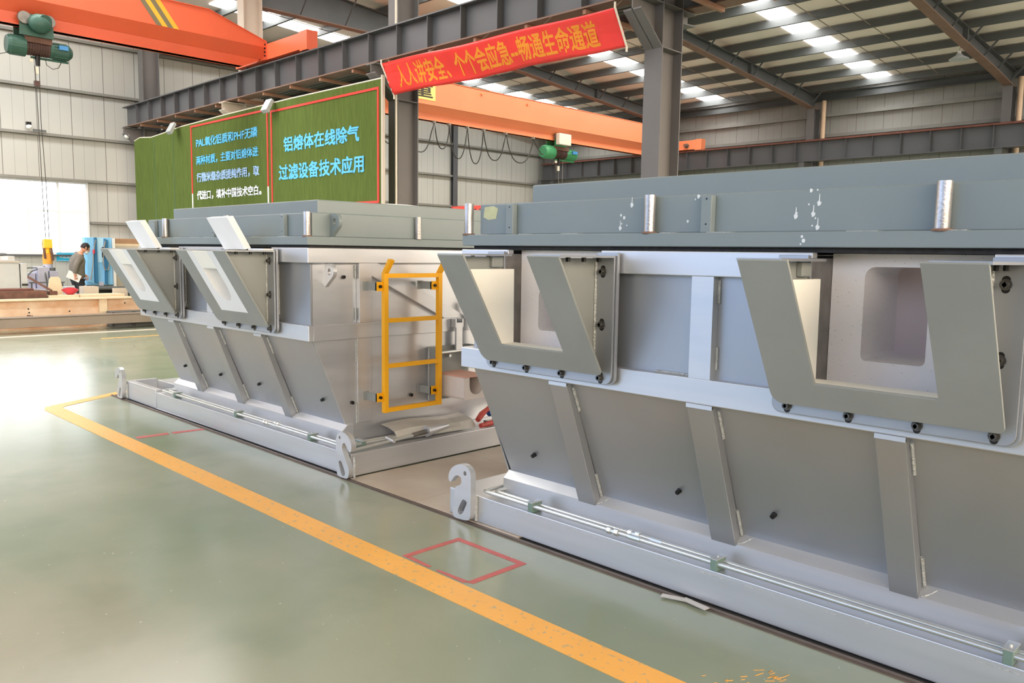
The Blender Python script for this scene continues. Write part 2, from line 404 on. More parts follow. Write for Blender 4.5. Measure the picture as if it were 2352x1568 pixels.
# ---- girts on the walls (C channels)
def ordw(i): return ORD[i]
bz = [2.35, 3.55, 4.78, 6.08, 7.50]
for i, z in enumerate(bz):
    y0 = WY1 + .02 if z < WZ1 else YL
    m = B().box(XW, XW + .14, y0, YR - .2, z - .015, z + .015).box(XW + .125, XW + .14, y0, YR - .2, z - .06, z - .015).box(XW, XW + .02, y0, YR - .2, z - .07, z - .015)
    tag(m.build('wall_girt', 'girt', root=(XW, y0, z)), 'grey horizontal girt on the far wall, %s up from the floor' % ordw(i), 'girt', 'girts on the far wall')
rz = [4.35, 5.15, 5.86, 6.56]
for i, z in enumerate(rz):
    m = B().box(XW + .2, XE, YR - .16, YR, z - .02, z + .02).box(XW + .2, XE, YR - .16, YR - .14, z - .09, z - .02)
    tag(m.build('wall_girt', 'girt', root=(XW, YR, z)), 'grey horizontal girt on the right-hand wall, %s down from the roof' % ordw(len(rz) - 1 - i), 'girt', 'girts on the right-hand wall')
es = B().box(XW + .2, XE, YR - .22, YR - .2, 7.0, 7.26).box(XW + .2, XE, YR - .3, YR - .22, 7.24, 7.26).box(XW + .2, XE, YR - .3, YR - .22, 7.0, 7.02)
tag(es.build('eave_beam', 'purlin', root=(XW, YR, 7)), 'grey eave channel along the top of the right-hand wall', 'beam')

# ---- purlins
PY = [27.45 - 1.34 * i for i in range(13)]
for i, y in enumerate(PY):
    z = roof_z(y) - .03
    m = B().box(XW + .1, XE, y - .012, y + .012, z - .20, z).box(XW + .1, XE, y + .012, y + .07, z - .2, z - .185).box(XW + .1, XE, y + .012, y + .07, z - .015, z)
    tag(m.build('roof_purlin', 'purlin', root=(XW, y, z)), 'dark steel roof purlin, %s inward from the right-hand wall' % ordw(i), 'purlin', 'roof purlins of the right bay')

# ---- rafters with knee braces
def raft_bot(y):
    pts = [(10.3, 7.50), (14, 7.52), (19.5, 7.47), (23, 7.16), (26, 6.92), (28.0, 6.72)]
    for (a, za), (b, zb) in zip(pts, pts[1:]):
        if y <= b: return za + (zb - za) * (y - a) / (b - a)
    return pts[-1][1]
FR = [-25.3, -19.05, -13.05, -7.05]
raftlab = ['dark tapered roof rafter nearest the far wall', 'dark tapered roof rafter passing behind the orange banner', 'dark tapered roof rafter meeting the wall right of the big middle column', 'dark tapered roof rafter near the hanging lamp at upper right']
for i, x in enumerate(FR):
    r = thing('roof_rafter', raftlab[i], 'rafter', (x, 10.3, 7.5), 'roof rafters of the right bay')
    ys = [10.3, 14, 19.5, 23, 26, 28.0]
    top = [(y, roof_z(y) - .24) for y in ys]; bot = [(y, raft_bot(y)) for y in ys]
    B().prism(bot + top[::-1], 'x', x - .008, x + .008).build('web', 'purlin', r)
    for nm, row in (('flange', top), ('flange', bot)):
        m = B()
        for (a, za), (b, zb) in zip(row, row[1:]):
            m.hexa([(x - .13, a, za - .01), (x + .13, a, za - .01), (x + .13, b, zb - .01), (x - .13, b, zb - .01)],
                   [(x - .13, a, za + .01), (x + .13, a, za + .01), (x + .13, b, zb + .01), (x - .13, b, zb + .01)])
        m.build(nm, 'girder_rust' if row is bot else 'purlin', r)
    B().box(x - .13, x + .13, 23.3, 23.33, raft_bot(23.3), roof_z(23.3) - .24).box(x - .13, x + .13, 23.35, 23.38, raft_bot(23.3), roof_z(23.3) - .24).build('splice_plate', 'purlin', r)
    for y in PY:
        if 11 < y < 27.5:
            z0 = raft_bot(y) + .03; d = roof_z(y) - .2 - z0
            B().bar((x + .12, y, z0), (x + .12 + d * .9, y, roof_z(y) - .2), .05, .012, (0, 1, 0)).build('knee_brace', 'purlin', r)
# sag rods between purlins: two thin lines per bay
for i, x in enumerate((-21.9, -21.0, -15.9, -15.0, -9.8, -8.9)):
    m = B()
    m.tube([(x, 11.5, roof_z(11.5) - .17), (x, 27.4, roof_z(27.4) - .17)], .012, 6)
    bay = ['far', 'middle', 'near'][i // 2]
    tag(m.build('sag_rod', 'cable_pale', root=(x, 11.5, roof_z(11.5))), 'thin steel sag rod across the purlins of the %s bay, %s of its pair' % (bay, ('far one', 'near one')[i % 2]), 'rod', 'sag rods under the roof')

# ---- columns of the middle row
collab = ['grey steel column at the end of the middle row against the far wall', 'pale steel column rising above the orange crane end',
          'grey steel column at the right edge of the green board', 'large grey steel column right of the red banner']
CY0, CY1 = 9.80, 10.30
def hcol(x, w, y0, y1, z1, mtl, lab, grp, brackets=True, cat='column', name='steel_column'):
    c = thing(name, lab, cat, (x, (y0 + y1) / 2, 0), grp)
    B().box(x - w / 2, x + w / 2, y0, y0 + .02, 0, z1).build('flange', mtl, c)
    B().box(x - w / 2, x + w / 2, y1 - .02, y1, 0, z1).build('flange', mtl, c)
    B().box(x - .008, x + .008, y0 + .02, y1 - .02, 0, z1).build('web', mtl, c)
    B().box(x - w / 2 - .06, x + w / 2 + .06, y0 - .06, y1 + .06, 0, .025).build('base_plate', mtl, c)
    if brackets:
        for s in (-1, 1):
            f = y0 if s < 0 else y1
            zf, zc, ln = (4.92, 4.50, .52) if s < 0 else (4.93, 4.91, .32)
            B().prism([(f, zc), (f, 5.10), (f + s * ln, 5.10), (f + s * ln, zf)], 'x', x - .01, x + .01).build('bracket_web', mtl, c)
            B().hexa([(x - w / 2, f, zc), (x + w / 2, f, zc), (x + w / 2, f + s * ln, zf), (x - w / 2, f + s * ln, zf)],
                     [(x - w / 2, f, zc + .02), (x + w / 2, f, zc + .02), (x + w / 2, f + s * ln, zf + .02), (x - w / 2, f + s * ln, zf + .02)]).build('bracket_flange', mtl, c)
            B().box(x - w / 2, x + w / 2, min(f, f + s * ln), max(f, f + s * ln), 5.09, 5.11).build('bracket_plate', mtl, c)
        for z in (4.5, 5.1):
            B().box(x + .008, x + w / 2, y0 + .02, y1 - .02, z, z + .015).build('stiffener', mtl, c)
    return c
for i, x in enumerate((-25.25, -19.05, -13.0, -6.97)):
    hcol(x, .30, CY0, CY1, roof_z(10.1) - .05, 'column' if i != 1 else 'beige_steel', collab[i], 'middle row of steel columns')
# thin pale conduit on the column at the board
tag(B().tube([(-12.82, 9.735, 2.2), (-12.82, 9.735, 8.2)], .022, 8).build('conduit', 'bone', root=(-12.82, 9.735, 2.2)), 'pale vertical conduit on the column beside the green board', 'conduit')
tag(B().tube([(-6.74, 10.1, 1.8), (-6.74, 10.1, 2.72)], .03, 8).build('conduit', 'bone', root=(-6.74, 10.1, 1.8)), 'short pale pipe beside the foot of the big middle column', 'pipe')
# wall columns of the right-hand wall
wcl = ['grey wall column in the far right corner', 'grey wall column hidden behind the big middle column', 'grey wall column under the rafter right of the middle column', 'grey wall column at the right edge of the picture']
for i, x in enumerate(FR):
    hcol(x, .26, 27.72, 28.14, 6.75, 'column', wcl[i], 'columns of the right-hand wall', brackets=False)
for i, x in enumerate((-18.75, -12.72, -6.78)):
    tag(B().cyl((x, 28.02, 0), (x, 28.02, 7.0), .075, n=12).build('downpipe', 'beige_pipe', root=(x, 28.02, 0)),
        ['cream downpipe on the right-hand wall just right of the big middle column', 'cream downpipe beside the wall column in the middle of the right-hand wall', 'cream downpipe at the right edge of the picture'][i], 'pipe', 'downpipes on the right-hand wall')
# wind column on the far wall
wc = thing('wall_post', 'dark steel post on the far wall behind the hanging crane cables', 'column', (-25.85, 22.66, 0))
B().box(-25.84, -25.82, 22.54, 22.78, 0, 8.2).box(-25.99, -25.97, 22.54, 22.78, 0, 8.2).build('flange', 'girder', wc)
B().box(-25.97, -25.84, 22.65, 22.67, 0, 8.2).build('web', 'girder', wc)

# ---- crane runway girders
def girder(name, lab, x0, x1, yc, z0, z1, w, mtl, stiff_x, rail=None, grp=None):
    g = thing(name, lab, 'girder', (x0, yc, z0), grp)
    B().box(x0, x1, yc - .01, yc + .01, z0 + .025, z1 - .025).build('web', mtl, g)
    B().box(x0, x1, yc - w / 2, yc + w / 2, z1 - .025, z1).build('flange', mtl if rail != 'rust' else 'rail_rust', g)
    B().box(x0, x1, yc - w / 2, yc + w / 2, z0, z0 + .025).build('flange', 'girder_rust' if rail != 'rust' else mtl, g)
    s0 = None
    for x in stiff_x:
        if s0 is None:
            s0 = B().box(x - .007, x + .007, yc - w / 2 + .015, yc - .01, z0 + .025, z1 - .025).build('stiffener', mtl, g); sx = x
        else: dup(s0, (x - sx, 0, 0))
    B().box(x0, x1, yc - .03, yc + .03, z1, z1 + .05).build('rail', 'girder_rust' if rail != 'rust' else 'rail_rust', g)
    return g
st = [-24.57 + .874 * i for i in range(34)]
girder('crane_runway_girder', 'dark grey crane girder running across above the green board and banner', -25.55, 6, 9.51, 5.135, 5.725, .30, 'girder', st, grp='crane runway girders')
girder('crane_runway_girder', 'dark crane girder half hidden behind the one above the green board', -25.55, 6, 10.55, 5.135, 5.725, .30, 'girder', st, grp='crane runway girders')
girder('crane_runway_girder', 'grey crane girder with rusty red rail along the right-hand wall', -25.2, 6, 27.32, 4.88, 5.57, .32, 'girder', [-24.6 + .87 * i for i in range(34)], 'rust', grp='crane runway girders')
for i, x in enumerate(FR):
    tag(B().box(x - .1, x + .1, 27.2, 27.72, 4.62, 4.88).build('girder_bracket', 'purlin', root=(x, 27.7, 4.6)), 'dark bracket under the right-hand crane girder, %s from the far wall' % ordw(i), 'bracket', 'brackets of the right-hand crane girder')
# tie bars and walkway sheet between the two middle girders
for i in range(17):
    x = -24.3 + 1.17 * i
    if any(abs(x - c) < .25 for c in (-25.25, -19.05, -13.0, -6.97)): x += .35
    tag(B().box(x - .03, x + .03, 9.40, 10.66, 5.068, 5.132).build('tie_bar', 'tie_brown', root=(x, 9.4, 5.07)), 'rusty brown tie bar under the middle crane girders, %s from the far wall' % ordw(i), 'bar', 'tie bars under the middle girders')
for i, (xa, xb) in enumerate(((-25.0, -19.4), (-18.7, -13.35), (-12.65, -7.3), (-6.6, 5))):
    ws = B()
    for j in range(5):
        y = 9.72 + j * .13
        ws.box(xa, xb, y, y + .09, 5.252, 5.264).box(xa, xb, y + .05, y + .13, 5.264, 5.276)
    ws.box(xa, xb, 9.64, 9.66, 5.1605, 5.276).box(xa, xb, 9.66, 9.72, 5.252, 5.264).box(xa, xb, 10.41, 10.43, 5.1605, 5.276).box(xa, xb, 10.37, 10.41, 5.252, 5.264)
    tag(ws.build('walkway_sheet', 'column', root=(xa, 9.7, 5.0)), 'ribbed grey sheet between the two middle crane girders, %s bay from the far wall' % ordw(i), 'sheet', 'walkway sheets between the girders')
# ================================================================ the two furnaces
def my(z): return 2.676 + (1.59 - z) * .584          # the sloping plane of a spout mouth
def rc(cx, cz, r, a0, a1, n=5): return [(cx + r * math.cos(math.radians(a0 + (a1 - a0) * i / n)), cz + r * math.sin(math.radians(a0 + (a1 - a0) * i / n))) for i in range(n + 1)]
def spout(f, c, lined):
    s0 = B()
    sp_ = None
    # mouth plate (root of the spout's pieces): a U in the sloping plane
    hw, iw = .408, .216
    poly = [(c - hw, 1.59)] + rc(c - hw + .045, 1.035 + .04, .045, 180, 270) + rc(c + hw - .02, 1.035 + .02, .02, 270, 360, 3) + [(c + hw, 1.59), (c + iw, 1.59), (c + iw, 1.13), (c - iw, 1.13), (c - iw, 1.59)]
    fr = [(x, my(z), z) for x, z in poly]; bk = [(x, my(z) + .0104, z + .006) for x, z in poly]
    n_ = len(poly)
    s0._add(fr + bk, [tuple(range(n_)), tuple(range(2 * n_ - 1, n_ - 1, -1))] + [(i, (i + 1) % n_, n_ + (i + 1) % n_, n_ + i) for i in range(n_)])
    sp_ = s0.build('spout', 'spout_plate', f, bevel=.0015)
    for s in (-1, 1):
        x0, x1 = sorted((c + s * .312, c + s * .322))
        B().prism([(3.044, 1.585), (my(1.585) + .013, 1.585), (my(1.05) + .013, 1.05), (3.044, 1.05)], 'x', x0, x1).build('side_plate', 'spout_plate', sp_)
        a, b = (.24, .43)
        q = [(c + s * a, my(1.595) + .01), (c + s * .415, my(1.595) + .01), (c + s * .432, 3.044), (c + s * a, 3.044)]
        B().prism(q, 'z', 1.588, 1.598).build('top_lip', 'silver_plate', sp_)
        B().tube([(c + s * .326, 3.041, 1.064 + .0506 * k) for k in range(11)], .006, 6, True, [.006 + .0012 * (k % 2) for k in range(11)]).build('weld_bead', 'weld', sp_)
    fl = [(c - .43, 1.598)] + rc(c - .39, .988 + .04, .04, 180, 270) + rc(c + .39, .988 + .04, .04, 270, 360) + [(c + .43, 1.598), (c + .30, 1.598), (c + .30, 1.10), (c - .30, 1.10), (c - .30, 1.598)]
    B().prism(fl, 'y', 3.045, 3.057).build('flange', 'silver_plate', sp_, bevel=.0015)
    def bolt(x, z, d=(0, -1, 0)):
        m = B()
        if d[1]:
            B().prism(rc(x, z + .016, .013, 0, 180, 6) + rc(x, z - .016, .013, 180, 360, 6), 'y', 3.0435, 3.0455).build('bolt_slot', 'black_bolt', sp_)
            m.cyl((x, 3.0435, z), (x, 3.040, z), .019, n=16).tube([(x, 3.040, z), (x, 3.022, z), (x, 3.022, z), (x, 3.030, z)], .01, 12, True, [.0125, .0125, .007, .006])
        return m.build('bolt', 'bolt_steel', sp_)
    for s in (-1, 1):
        for z in (1.523, 1.272, 1.018): bolt(c + s * .366, z)
    for x in (c - .122, c + .122): bolt(x, 1.014)
    for s in (-1, 1):
        for k in range(3):
            y = 2.78 + .11 * k
            B().cyl((c + s * .375, y, 1.588), (c + s * .375, y, 1.568), .011, n=8).build('bolt', 'black_bolt', sp_)
    if not lined:
        for s in (-1, 1):
            x0, x1 = sorted((c + s * .286, c + s * .311))
            B().prism([(my(1.52) + .02, 1.52), (my(1.10) + .02, 1.10), (3.112, 1.10), (3.108, 1.52)], 'x', x0, x1).build('lining_board', 'lining', sp_)
        B().prism([(my(1.127) + .014, 1.127), (my(1.09) + .014, 1.0895), (3.12, 1.0895), (3.12, 1.127)], 'x', c - .284, c + .284).build('lining_board', 'lining', sp_)
        for s in (-1, 1):
            B().box(c + s * .30 - .012, c + s * .30 + .012, 2.95, 3.03, 1.53, 1.584).build('lining_clip', 'spout_plate', sp_, bevel=.004)
    else:
        # white trough cast into the mouth with a rounded channel
        ch = [(c - .2155, 1.588), (c - .2155, 1.1305), (c + .2155, 1.1305), (c + .2155, 1.588), (c + .12, 1.588), (c + .12, 1.33)] + rc(c, 1.33, .12, 0, -180, 8)[1:] + [(c - .12, 1.588)]
        fr = [(x, my(z) + .0006, z) for x, z in ch]; bk = [(x, 3.4, z) for x, z in ch]; n_ = len(ch)
        B()._add(fr + bk, [tuple(range(n_)), tuple(range(2 * n_ - 1, n_ - 1, -1))] + [(i, (i + 1) % n_, n_ + (i + 1) % n_, n_ + i) for i in range(n_)]).build('trough_lining', 'white_fibre', sp_)
        q = [(c - .118, my(1.46) + .004, 1.46), (c + .118, my(1.46) + .004, 1.46), (c + .118, my(1.586) + .004, 1.586), (c - .118, my(1.586) + .004, 1.586)]
        B().plate(q, (0, .012, .002)).build('lining_board', 'lining', sp_)
    return sp_

def smooth_loop(p, n=2):
    for _ in range(n):
        q = []
        for (a, b), (c, d) in zip(p, p[1:] + p[:1]): q += [(a * .8 + c * .2, b * .8 + d * .2), (a * .2 + c * .8, b * .2 + d * .8)]
        p = q
    return p
def furnace(lab, xl, xr, spx, ribs, post, panel_l, skirt, base_l, base_r, lined, right_end, hooks):
    f = thing('filter_furnace', lab, 'furnace', ((xl + xr) / 2, 4.2, 0), 'tapered filter furnaces')
    YB = 5.5
    # base
    m = B()
    if lined:
        m.box(-8.17, base_r, 3.22, 5.3, .012, .175).box(base_l, -8.17, 3.22, 3.285, .012, .20).box(base_l, base_l + .05, 3.285, 3.53, .012, .20)
        m.box(base_l + .05, -8.17, 3.53, 5.3, .012, .185).box(base_l + .05, -8.17, 3.285, 3.53, .012, .05)
    else: m.box(base_l, base_r, 3.22, 5.3, .012, .17)
    base = m.build('base_frame', 'silver', f, bevel=.004)
    x = base_l + .32
    while x < base_r - .3:
        L = random.uniform(.10, .22); zz = .145 + .012 * random.random()
        B().box(x, x + L, 3.2188, 3.2205, zz, zz + .0022).build('weld_seam', 'weld', base); x += L + random.uniform(.05, .3)
    for k, (poly, hole, slot) in enumerate(hooks):
        B().prism(smooth_loop(poly), 'y', 3.165, 3.205, holes=[hole, smooth_loop(slot)]).build('lifting_hook', 'silver', base)
    if hooks:
        for xx in ((-3.458,) if not lined else (-4.715, -8.905)):
            B().tube([(xx + .004, 3.212, .02), (xx + .004, 3.212, .17)], .010, 6).build('weld_bead', 'weld', base)
    # skirt and shell
    B().prism([(3.355, .17), (3.355, .272), (3.40, .312), (3.46, .312), (3.46, .17)], 'x', skirt[0], skirt[1]).build('skirt', 'silver', f, bevel=.003)
    pr_ = xr - .045
    B().plate([(panel_l, 3.135, .95), (pr_ + .02, 3.135, .95), (pr_ + .02, 3.40, .312), (panel_l + .05, 3.40, .312)], (0, .02, .008)).build('sloping_panel', 'silver_plate', f)
    cs = list(spx); segs = [(panel_l, cs[0] - .332), (cs[0] + .332, cs[1] - .332), (cs[1] + .332, pr_)]
    for a, b in segs: B().box(a, b, 3.135, 3.15, .95, 1.6).build('wall_panel', 'silver_plate', f)
    for c in cs: B().box(c - .331, c + .331, 3.135, 3.15, .95, 1.085).build('wall_panel', 'silver_plate', f)
    # rails
    tr = B()
    for a, b in ((xl, cs[0] - .315), (cs[0] + .315, cs[1] - .315), (cs[1] + .315, xr)): tr.box(a, b, 3.09, 3.134, 1.515, 1.622)
    tr.box(xl, xl + .04, 3.134, YB, 1.515, 1.622).box(xr - .04, xr, 3.134, YB, 1.515, 1.622).box(xl, xr, YB, YB + .045, 1.515, 1.622)
    tr.build('rim_rail', 'silver', f, bevel=.004)
    mr_ = B().box(xl, xr, 3.09, 3.134, .955, 1.068).box(xl, xl + .04, 3.134, YB, .955, 1.068).box(xr - .04, xr, 3.134, YB, .955, 1.068).box(xl, xr, YB, YB + .045, .955, 1.068)
    mr_.build('waist_rail', 'silver', f, bevel=.004)
    for a, b in ribs: B().box(a, b, 3.0885, 3.10, .936, .9548).build('rail_tab', 'silver', f)
    B().box(post[0], post[1], 3.09, 3.134, 1.068, 1.515).build('post', 'silver', f)
    for a, b in ribs:
        poly = [(3.088, .953), (3.352, .262), (3.395, .312), (3.136, .953)]
        B().prism(poly, 'x', a, b).build('rib', 'silver_plate', f, bevel=.003)
        for z0, z1 in ((.93, .80), (.44, .31)):
            y = lambda z: 3.137 + (.95 - z) * .4139 - .008
            B().tube([(b + .006, y(z0), z0), (b + .006, y(z1), z1)], .008, 6).build('weld_bead', 'weld', f)
        m = B().tube([(b + .01, 3.352, .276), (b + .03, 3.37, .284), (b + .06, 3.397, .306)], .004, 5)
        m.build('weld_bead', 'weld', f)
    for a, b in ((post[1] + .006, 1.45), (post[1] + .006, 1.16)): B().tube([(a, 3.13, b - .05), (a, 3.13, b + .05)], .007, 6).build('weld_bead', 'weld', f)
    B().tube([(post[0] - .2, 3.13, 1.072), (post[0] - .02, 3.13, 1.072)], .006, 6).build('weld_bead', 'weld', f)
    # spouts with their sleeves and refractory blocks
    for i, c in enumerate(cs):
        s_ = spout(f, c, lined)
        fl = [(c - .44, 1.612)] + rc(c - .40, .982 + .04, .04, 180, 270) + rc(c + .40, .982 + .04, .04, 270, 360) + [(c + .44, 1.612), (c + .318, 1.612), (c + .318, 1.088), (c - .318, 1.088), (c - .318, 1.612)]
        B().prism(fl, 'y', 3.060, 3.076).build('spout_seat', 'silver_plate', f, bevel=.0015)
        for s in (-1, 1):
            x0, x1 = sorted((c + s * .318, c + s * .330)); B().box(x0, x1, 3.0765, 3.36, 1.09, 1.60).build('sleeve', 'silver_plate', f)
            x0, x1 = sorted((c + s * .312, c + s * .3175)); B().box(x0, x1, 3.062, 3.36, 1.09, 1.60).build('sleeve_lining', 'dark_steel', f)
            B().tube([(c + s * .345, 3.128, 1.12), (c + s * .345, 3.128, 1.50)], .008, 6).build('weld_bead', 'weld', f)
        B().box(c - .33, c + .33, 3.0765, 3.36, 1.076, 1.0895).build('sleeve', 'dark_steel', f)
        yb = (3.19, 3.27)[i]
        if not lined:
            o = [(c - .311, 1.092), (c + .311, 1.092), (c + .311, 1.62), (c - .311, 1.62)]
            zt = 1.57 if i else 1.42
            rr = .02
            h = rc(c - .18 + rr, 1.198 + rr, rr, 180, 270, 3) + rc(c + .062 - rr, 1.198 + rr, rr, 270, 360, 3) + rc(c + .062 - rr * 2, zt - rr * 2, rr * 2, 0, 90, 4) + rc(c - .18 + rr * 2, zt - rr * 2, rr * 2, 90, 180, 4)
            blk = B().prism(o, 'y', yb, yb + .42, holes=[h]).build('refractory_block', 'refractory_face', f)
            B().prism(h, 'y', yb + .36, yb + .41).build('channel_end', 'channel_inner', blk)
        else:
            B().box(c - .311, c + .311, 3.41, 3.7, 1.092, 1.62).build('refractory_block', 'refractory_face', f)
            # upright white slab standing in the channel
            y0 = 2.955
            B().plate([(c - .17, y0, 1.602), (c + .17, y0, 1.602), (c + .17, y0 - .138, 1.838), (c - .17, y0 - .138, 1.838)], (0, .05, .012)).build('stopper_slab', 'white_fibre', f, bevel=.004)
            B().box(c + .17, c + .40, 2.98, 3.06, 1.599, 1.612).build('slab_rest', 'white_fibre', f)
    # hydraulic pipes along the base
    z = .205 if not lined else .208
    if not lined:
        p1 = [(.3, 3.232, z), (-3.37, 3.232, z), (-3.405, 3.24, z), (-3.412, 3.275, z), (-3.412, 3.9, z)]
        p2 = [(.3, 3.275, z), (-3.32, 3.275, z), (-3.352, 3.283, z), (-3.36, 3.315, z), (-3.36, 3.9, z)]
        clamps = [-3.02, -1.864, -.679]; jn = -2.45
    else:
        p1 = [(-8.06, 3.6, z), (-8.06, 3.275, z), (-8.05, 3.245, z), (-8.02, 3.237, z), (-4.92, 3.237, z), (-4.885, 3.245, z), (-4.877, 3.28, z), (-4.877, 4.4, z)]
        p2 = [(-8.01, 3.6, z), (-8.01, 3.32, z), (-8.0, 3.29, z), (-7.97, 3.28, z), (-4.97, 3.28, z), (-4.93, 3.29, z), (-4.922, 3.32, z), (-4.922, 4.4, z)]
        clamps = [-7.745, -6.507, -5.33]; jn = -5.99
    for i, p in enumerate((p1, p2)):
        q = B().tube(p, .0115, 10).build('hydraulic_pipe', 'zinc', f, smooth=True)
        y = p1[0][1] if not lined else 3.237
        y = (3.232, 3.275)[i] if not lined else (3.237, 3.28)[i]
        x = jn + i * .1
        m = B().tube([(x - .035, y, z), (x - .012, y, z)], .019, 6).tube([(x + .01, y, z), (x + .035, y, z)], .019, 6).tube([(x - .012, y, z), (x + .01, y, z)], .014, 8)
        m.tube([(x + .10, y, z), (x + .17, y, z)], .0145, 8)
        m.build('pipe_fitting', 'zinc', q)
    for x in clamps:
        k = B().box(x - .017, x + .017, 3.215 if not lined else 3.222, 3.298, .171 if not lined else .1765, .225).build('pipe_clamp', 'clamp_green', f, bevel=.003)
        B().box(x - .019, x + .019, 3.213 if not lined else 3.22, 3.30, .2255, .231).cyl((x, 3.255, .231), (x, 3.255, .237), .006, n=6).build('clamp_cap', 'zinc', k)
    yy = 3.47 if not lined else 3.40
    xa = (-3.386 if not lined else -4.90)
    k = B().box(xa - .045, xa + .04, yy - .017, yy + .017, .171 if not lined else .1765, .225).build('pipe_clamp', 'clamp_green', f, bevel=.003)
    B().box(xa - .05, xa + .045, yy - .019, yy + .019, .2255, .231).build('clamp_cap', 'zinc', k)
    # black plugs on the sloping panels
    py = lambda z: 3.135 + (.95 - z) * .4139
    for x in ([-3.10, -2.135, -1.64, -.5] if not lined else [-7.69, -6.95, -6.73, -6.25, -5.28]):
        zz = .468 if not lined else .49
        B().cyl((x, py(zz) + .004, zz), (x, py(zz) - .022, zz - .01), .0135, .011, 10).build('wall_plug', 'black_bolt', f)
    # far walls
    B().plate([(panel_l, YB - .01, .95), (pr_, YB - .01, .95), (pr_, 5.26, .17), (panel_l, 5.26, .17)], (0, -.02, .0)).build('sloping_panel', 'silver_plate', f)
    B().box(panel_l, pr_, YB - .02, YB, .95, 1.6).build('wall_panel', 'silver_plate', f)
    endp = [(3.152, 1.6), (3.152, .95), (3.422, .3), (3.46, .176), (5.22, .176), (5.44, .95), (5.47, .96), (5.47, 1.6)]
    B().prism(endp, 'x', panel_l, panel_l + .012).build('end_panel', 'silver_plate', f)
    if not right_end:
        B().prism(endp, 'x', pr_ - .012, pr_).build('end_panel', 'silver_plate', f)
    return f

h1 = [(-3.635, .224), (-3.652, .239), (-3.652, .267), (-3.641, .294), (-3.618, .32), (-3.586, .34), (-3.551, .353), (-3.511, .354), (-3.48, .342), (-3.458, .322), (-3.452, .293), (-3.452, .064), (-3.465, .022), (-3.601, .014), (-3.613, .043), (-3.615, .074), (-3.598, .118), (-3.596, .202), (-3.54, .229), (-3.534, .252), (-3.541, .272), (-3.559, .28), (-3.581, .279), (-3.602, .265), (-3.62, .243)]
h1h = rc(-3.504, .304, .014, 0, 330, 11)
h1s = [(-3.515, .146), (-3.493, .139), (-3.484, .126), (-3.52, .062), (-3.543, .043), (-3.565, .051), (-3.565, .076), (-3.53, .135)]
h2 = [(-4.876, .258), (-4.865, .294), (-4.838, .325), (-4.805, .34), (-4.759, .339), (-4.721, .323), (-4.695, .301), (-4.68, .27), (-4.677, .244), (-4.69, .212), (-4.715, .215), (-4.744, .251), (-4.763, .268), (-4.786, .259), (-4.797, .23), (-4.787, .202), (-4.711, .092), (-4.711, .058), (-4.728, .014), (-4.843, .012), (-4.863, .03)]
h2h = rc(-4.823, .296, .012, 0, 330, 11)
h2s = [(-4.841, .115), (-4.825, .131), (-4.801, .127), (-4.756, .052), (-4.767, .031), (-4.79, .024), (-4.809, .038)]
h3 = [(2 * -6.876 - x - .035, z) for x, z in h2][::-1]
h3h = [(2 * -6.876 - x - .035, z) for x, z in h2h]; h3s = [(2 * -6.876 - x - .035, z) for x, z in h2s]

furn1 = furnace('silver tapered furnace body nearest the camera, with empty open spouts', -3.463, -.278, (-2.778, -1.101),
    [(-2.784, -2.665), (-1.961, -1.831), (-1.141, -1.029)], (-1.955, -1.847), -3.40, (-3.372, -.30), -3.70, .62, False, False, [(h1, h1h, h1s)])
furn2 = furnace('silver tapered furnace body further left, with the orange ladder on its end', -8.155, -5.09, (-7.545, -5.913),
    [(-7.50, -7.385), (-6.705, -6.585), (-5.895, -5.78)], (-6.70, -6.595), -8.05, (-8.05, -5.075), -8.95, -4.767, True, True, [(h2, h2h, h2s), (h3, h3h, h3s)])

# ---- right end face of the further furnace
f = furn2
endp = [(3.152, 1.6), (3.152, .955), (5.44, .955), (5.44, 1.6)]
B().prism(endp, 'x', -5.145, -5.135).build('end_panel', 'silver', f)
B().prism([(3.137, .955), (3.397, .322), (3.43, .177), (5.22, .177), (5.44, .955)], 'x', -5.125, -5.105).build('end_panel', 'silver', f)
ep = B().box(-5.134, -5.092, 3.525, 3.64, 1.068, 1.515).box(-5.104, -5.092, 3.505, 3.632, .31, .955)
ep.build('post', 'silver', f, bevel=.003)
B().bar((-5.115, 3.60, 1.50), (-5.115, 4.56, 1.03), .04, .11, (0, 0, 1)).build('brace', 'silver', f, bevel=.003)
for y, z0, z1 in ((3.512, 1.40, 1.50), (3.512, 1.09, 1.18), (3.498, .78, .93), (3.498, .31, .46)): B().tube([(-5.125 if z0 > 1 else -5.098, y, z0), (-5.125 if z0 > 1 else -5.098, y, z1)], .007, 6).build('weld_bead', 'weld', f)
def lug(parent, x, y, z, s, mtl):
    o = [(x, z - .17 * s)] + [(x + .06 * s + .055 * s * math.cos(math.radians(a)), z - .055 * s + .055 * s * math.sin(math.radians(a))) for a in range(-40, 91, 13)] + [(x, z)]
    h = [(x + .058 * s + .02 * s * math.cos(math.radians(a)), z - .058 * s + .026 * s * math.sin(math.radians(a))) for a in range(0, 360, 30)]
    return B().prism(o, 'y', y - .015, y + .015, holes=[h]).build('lifting_lug', mtl, parent)
lug(f, -5.135, 3.27, 1.51, 1.0, 'silver')
for y, z, x in ((3.408, 1.412, -5.135), (3.457, .472, -5.105), (4.016, .468, -5.105)):
    B().cyl((x - .005, y, z), (x + .022, y, z), .0135, n=10).build('wall_plug', 'black_bolt', f)
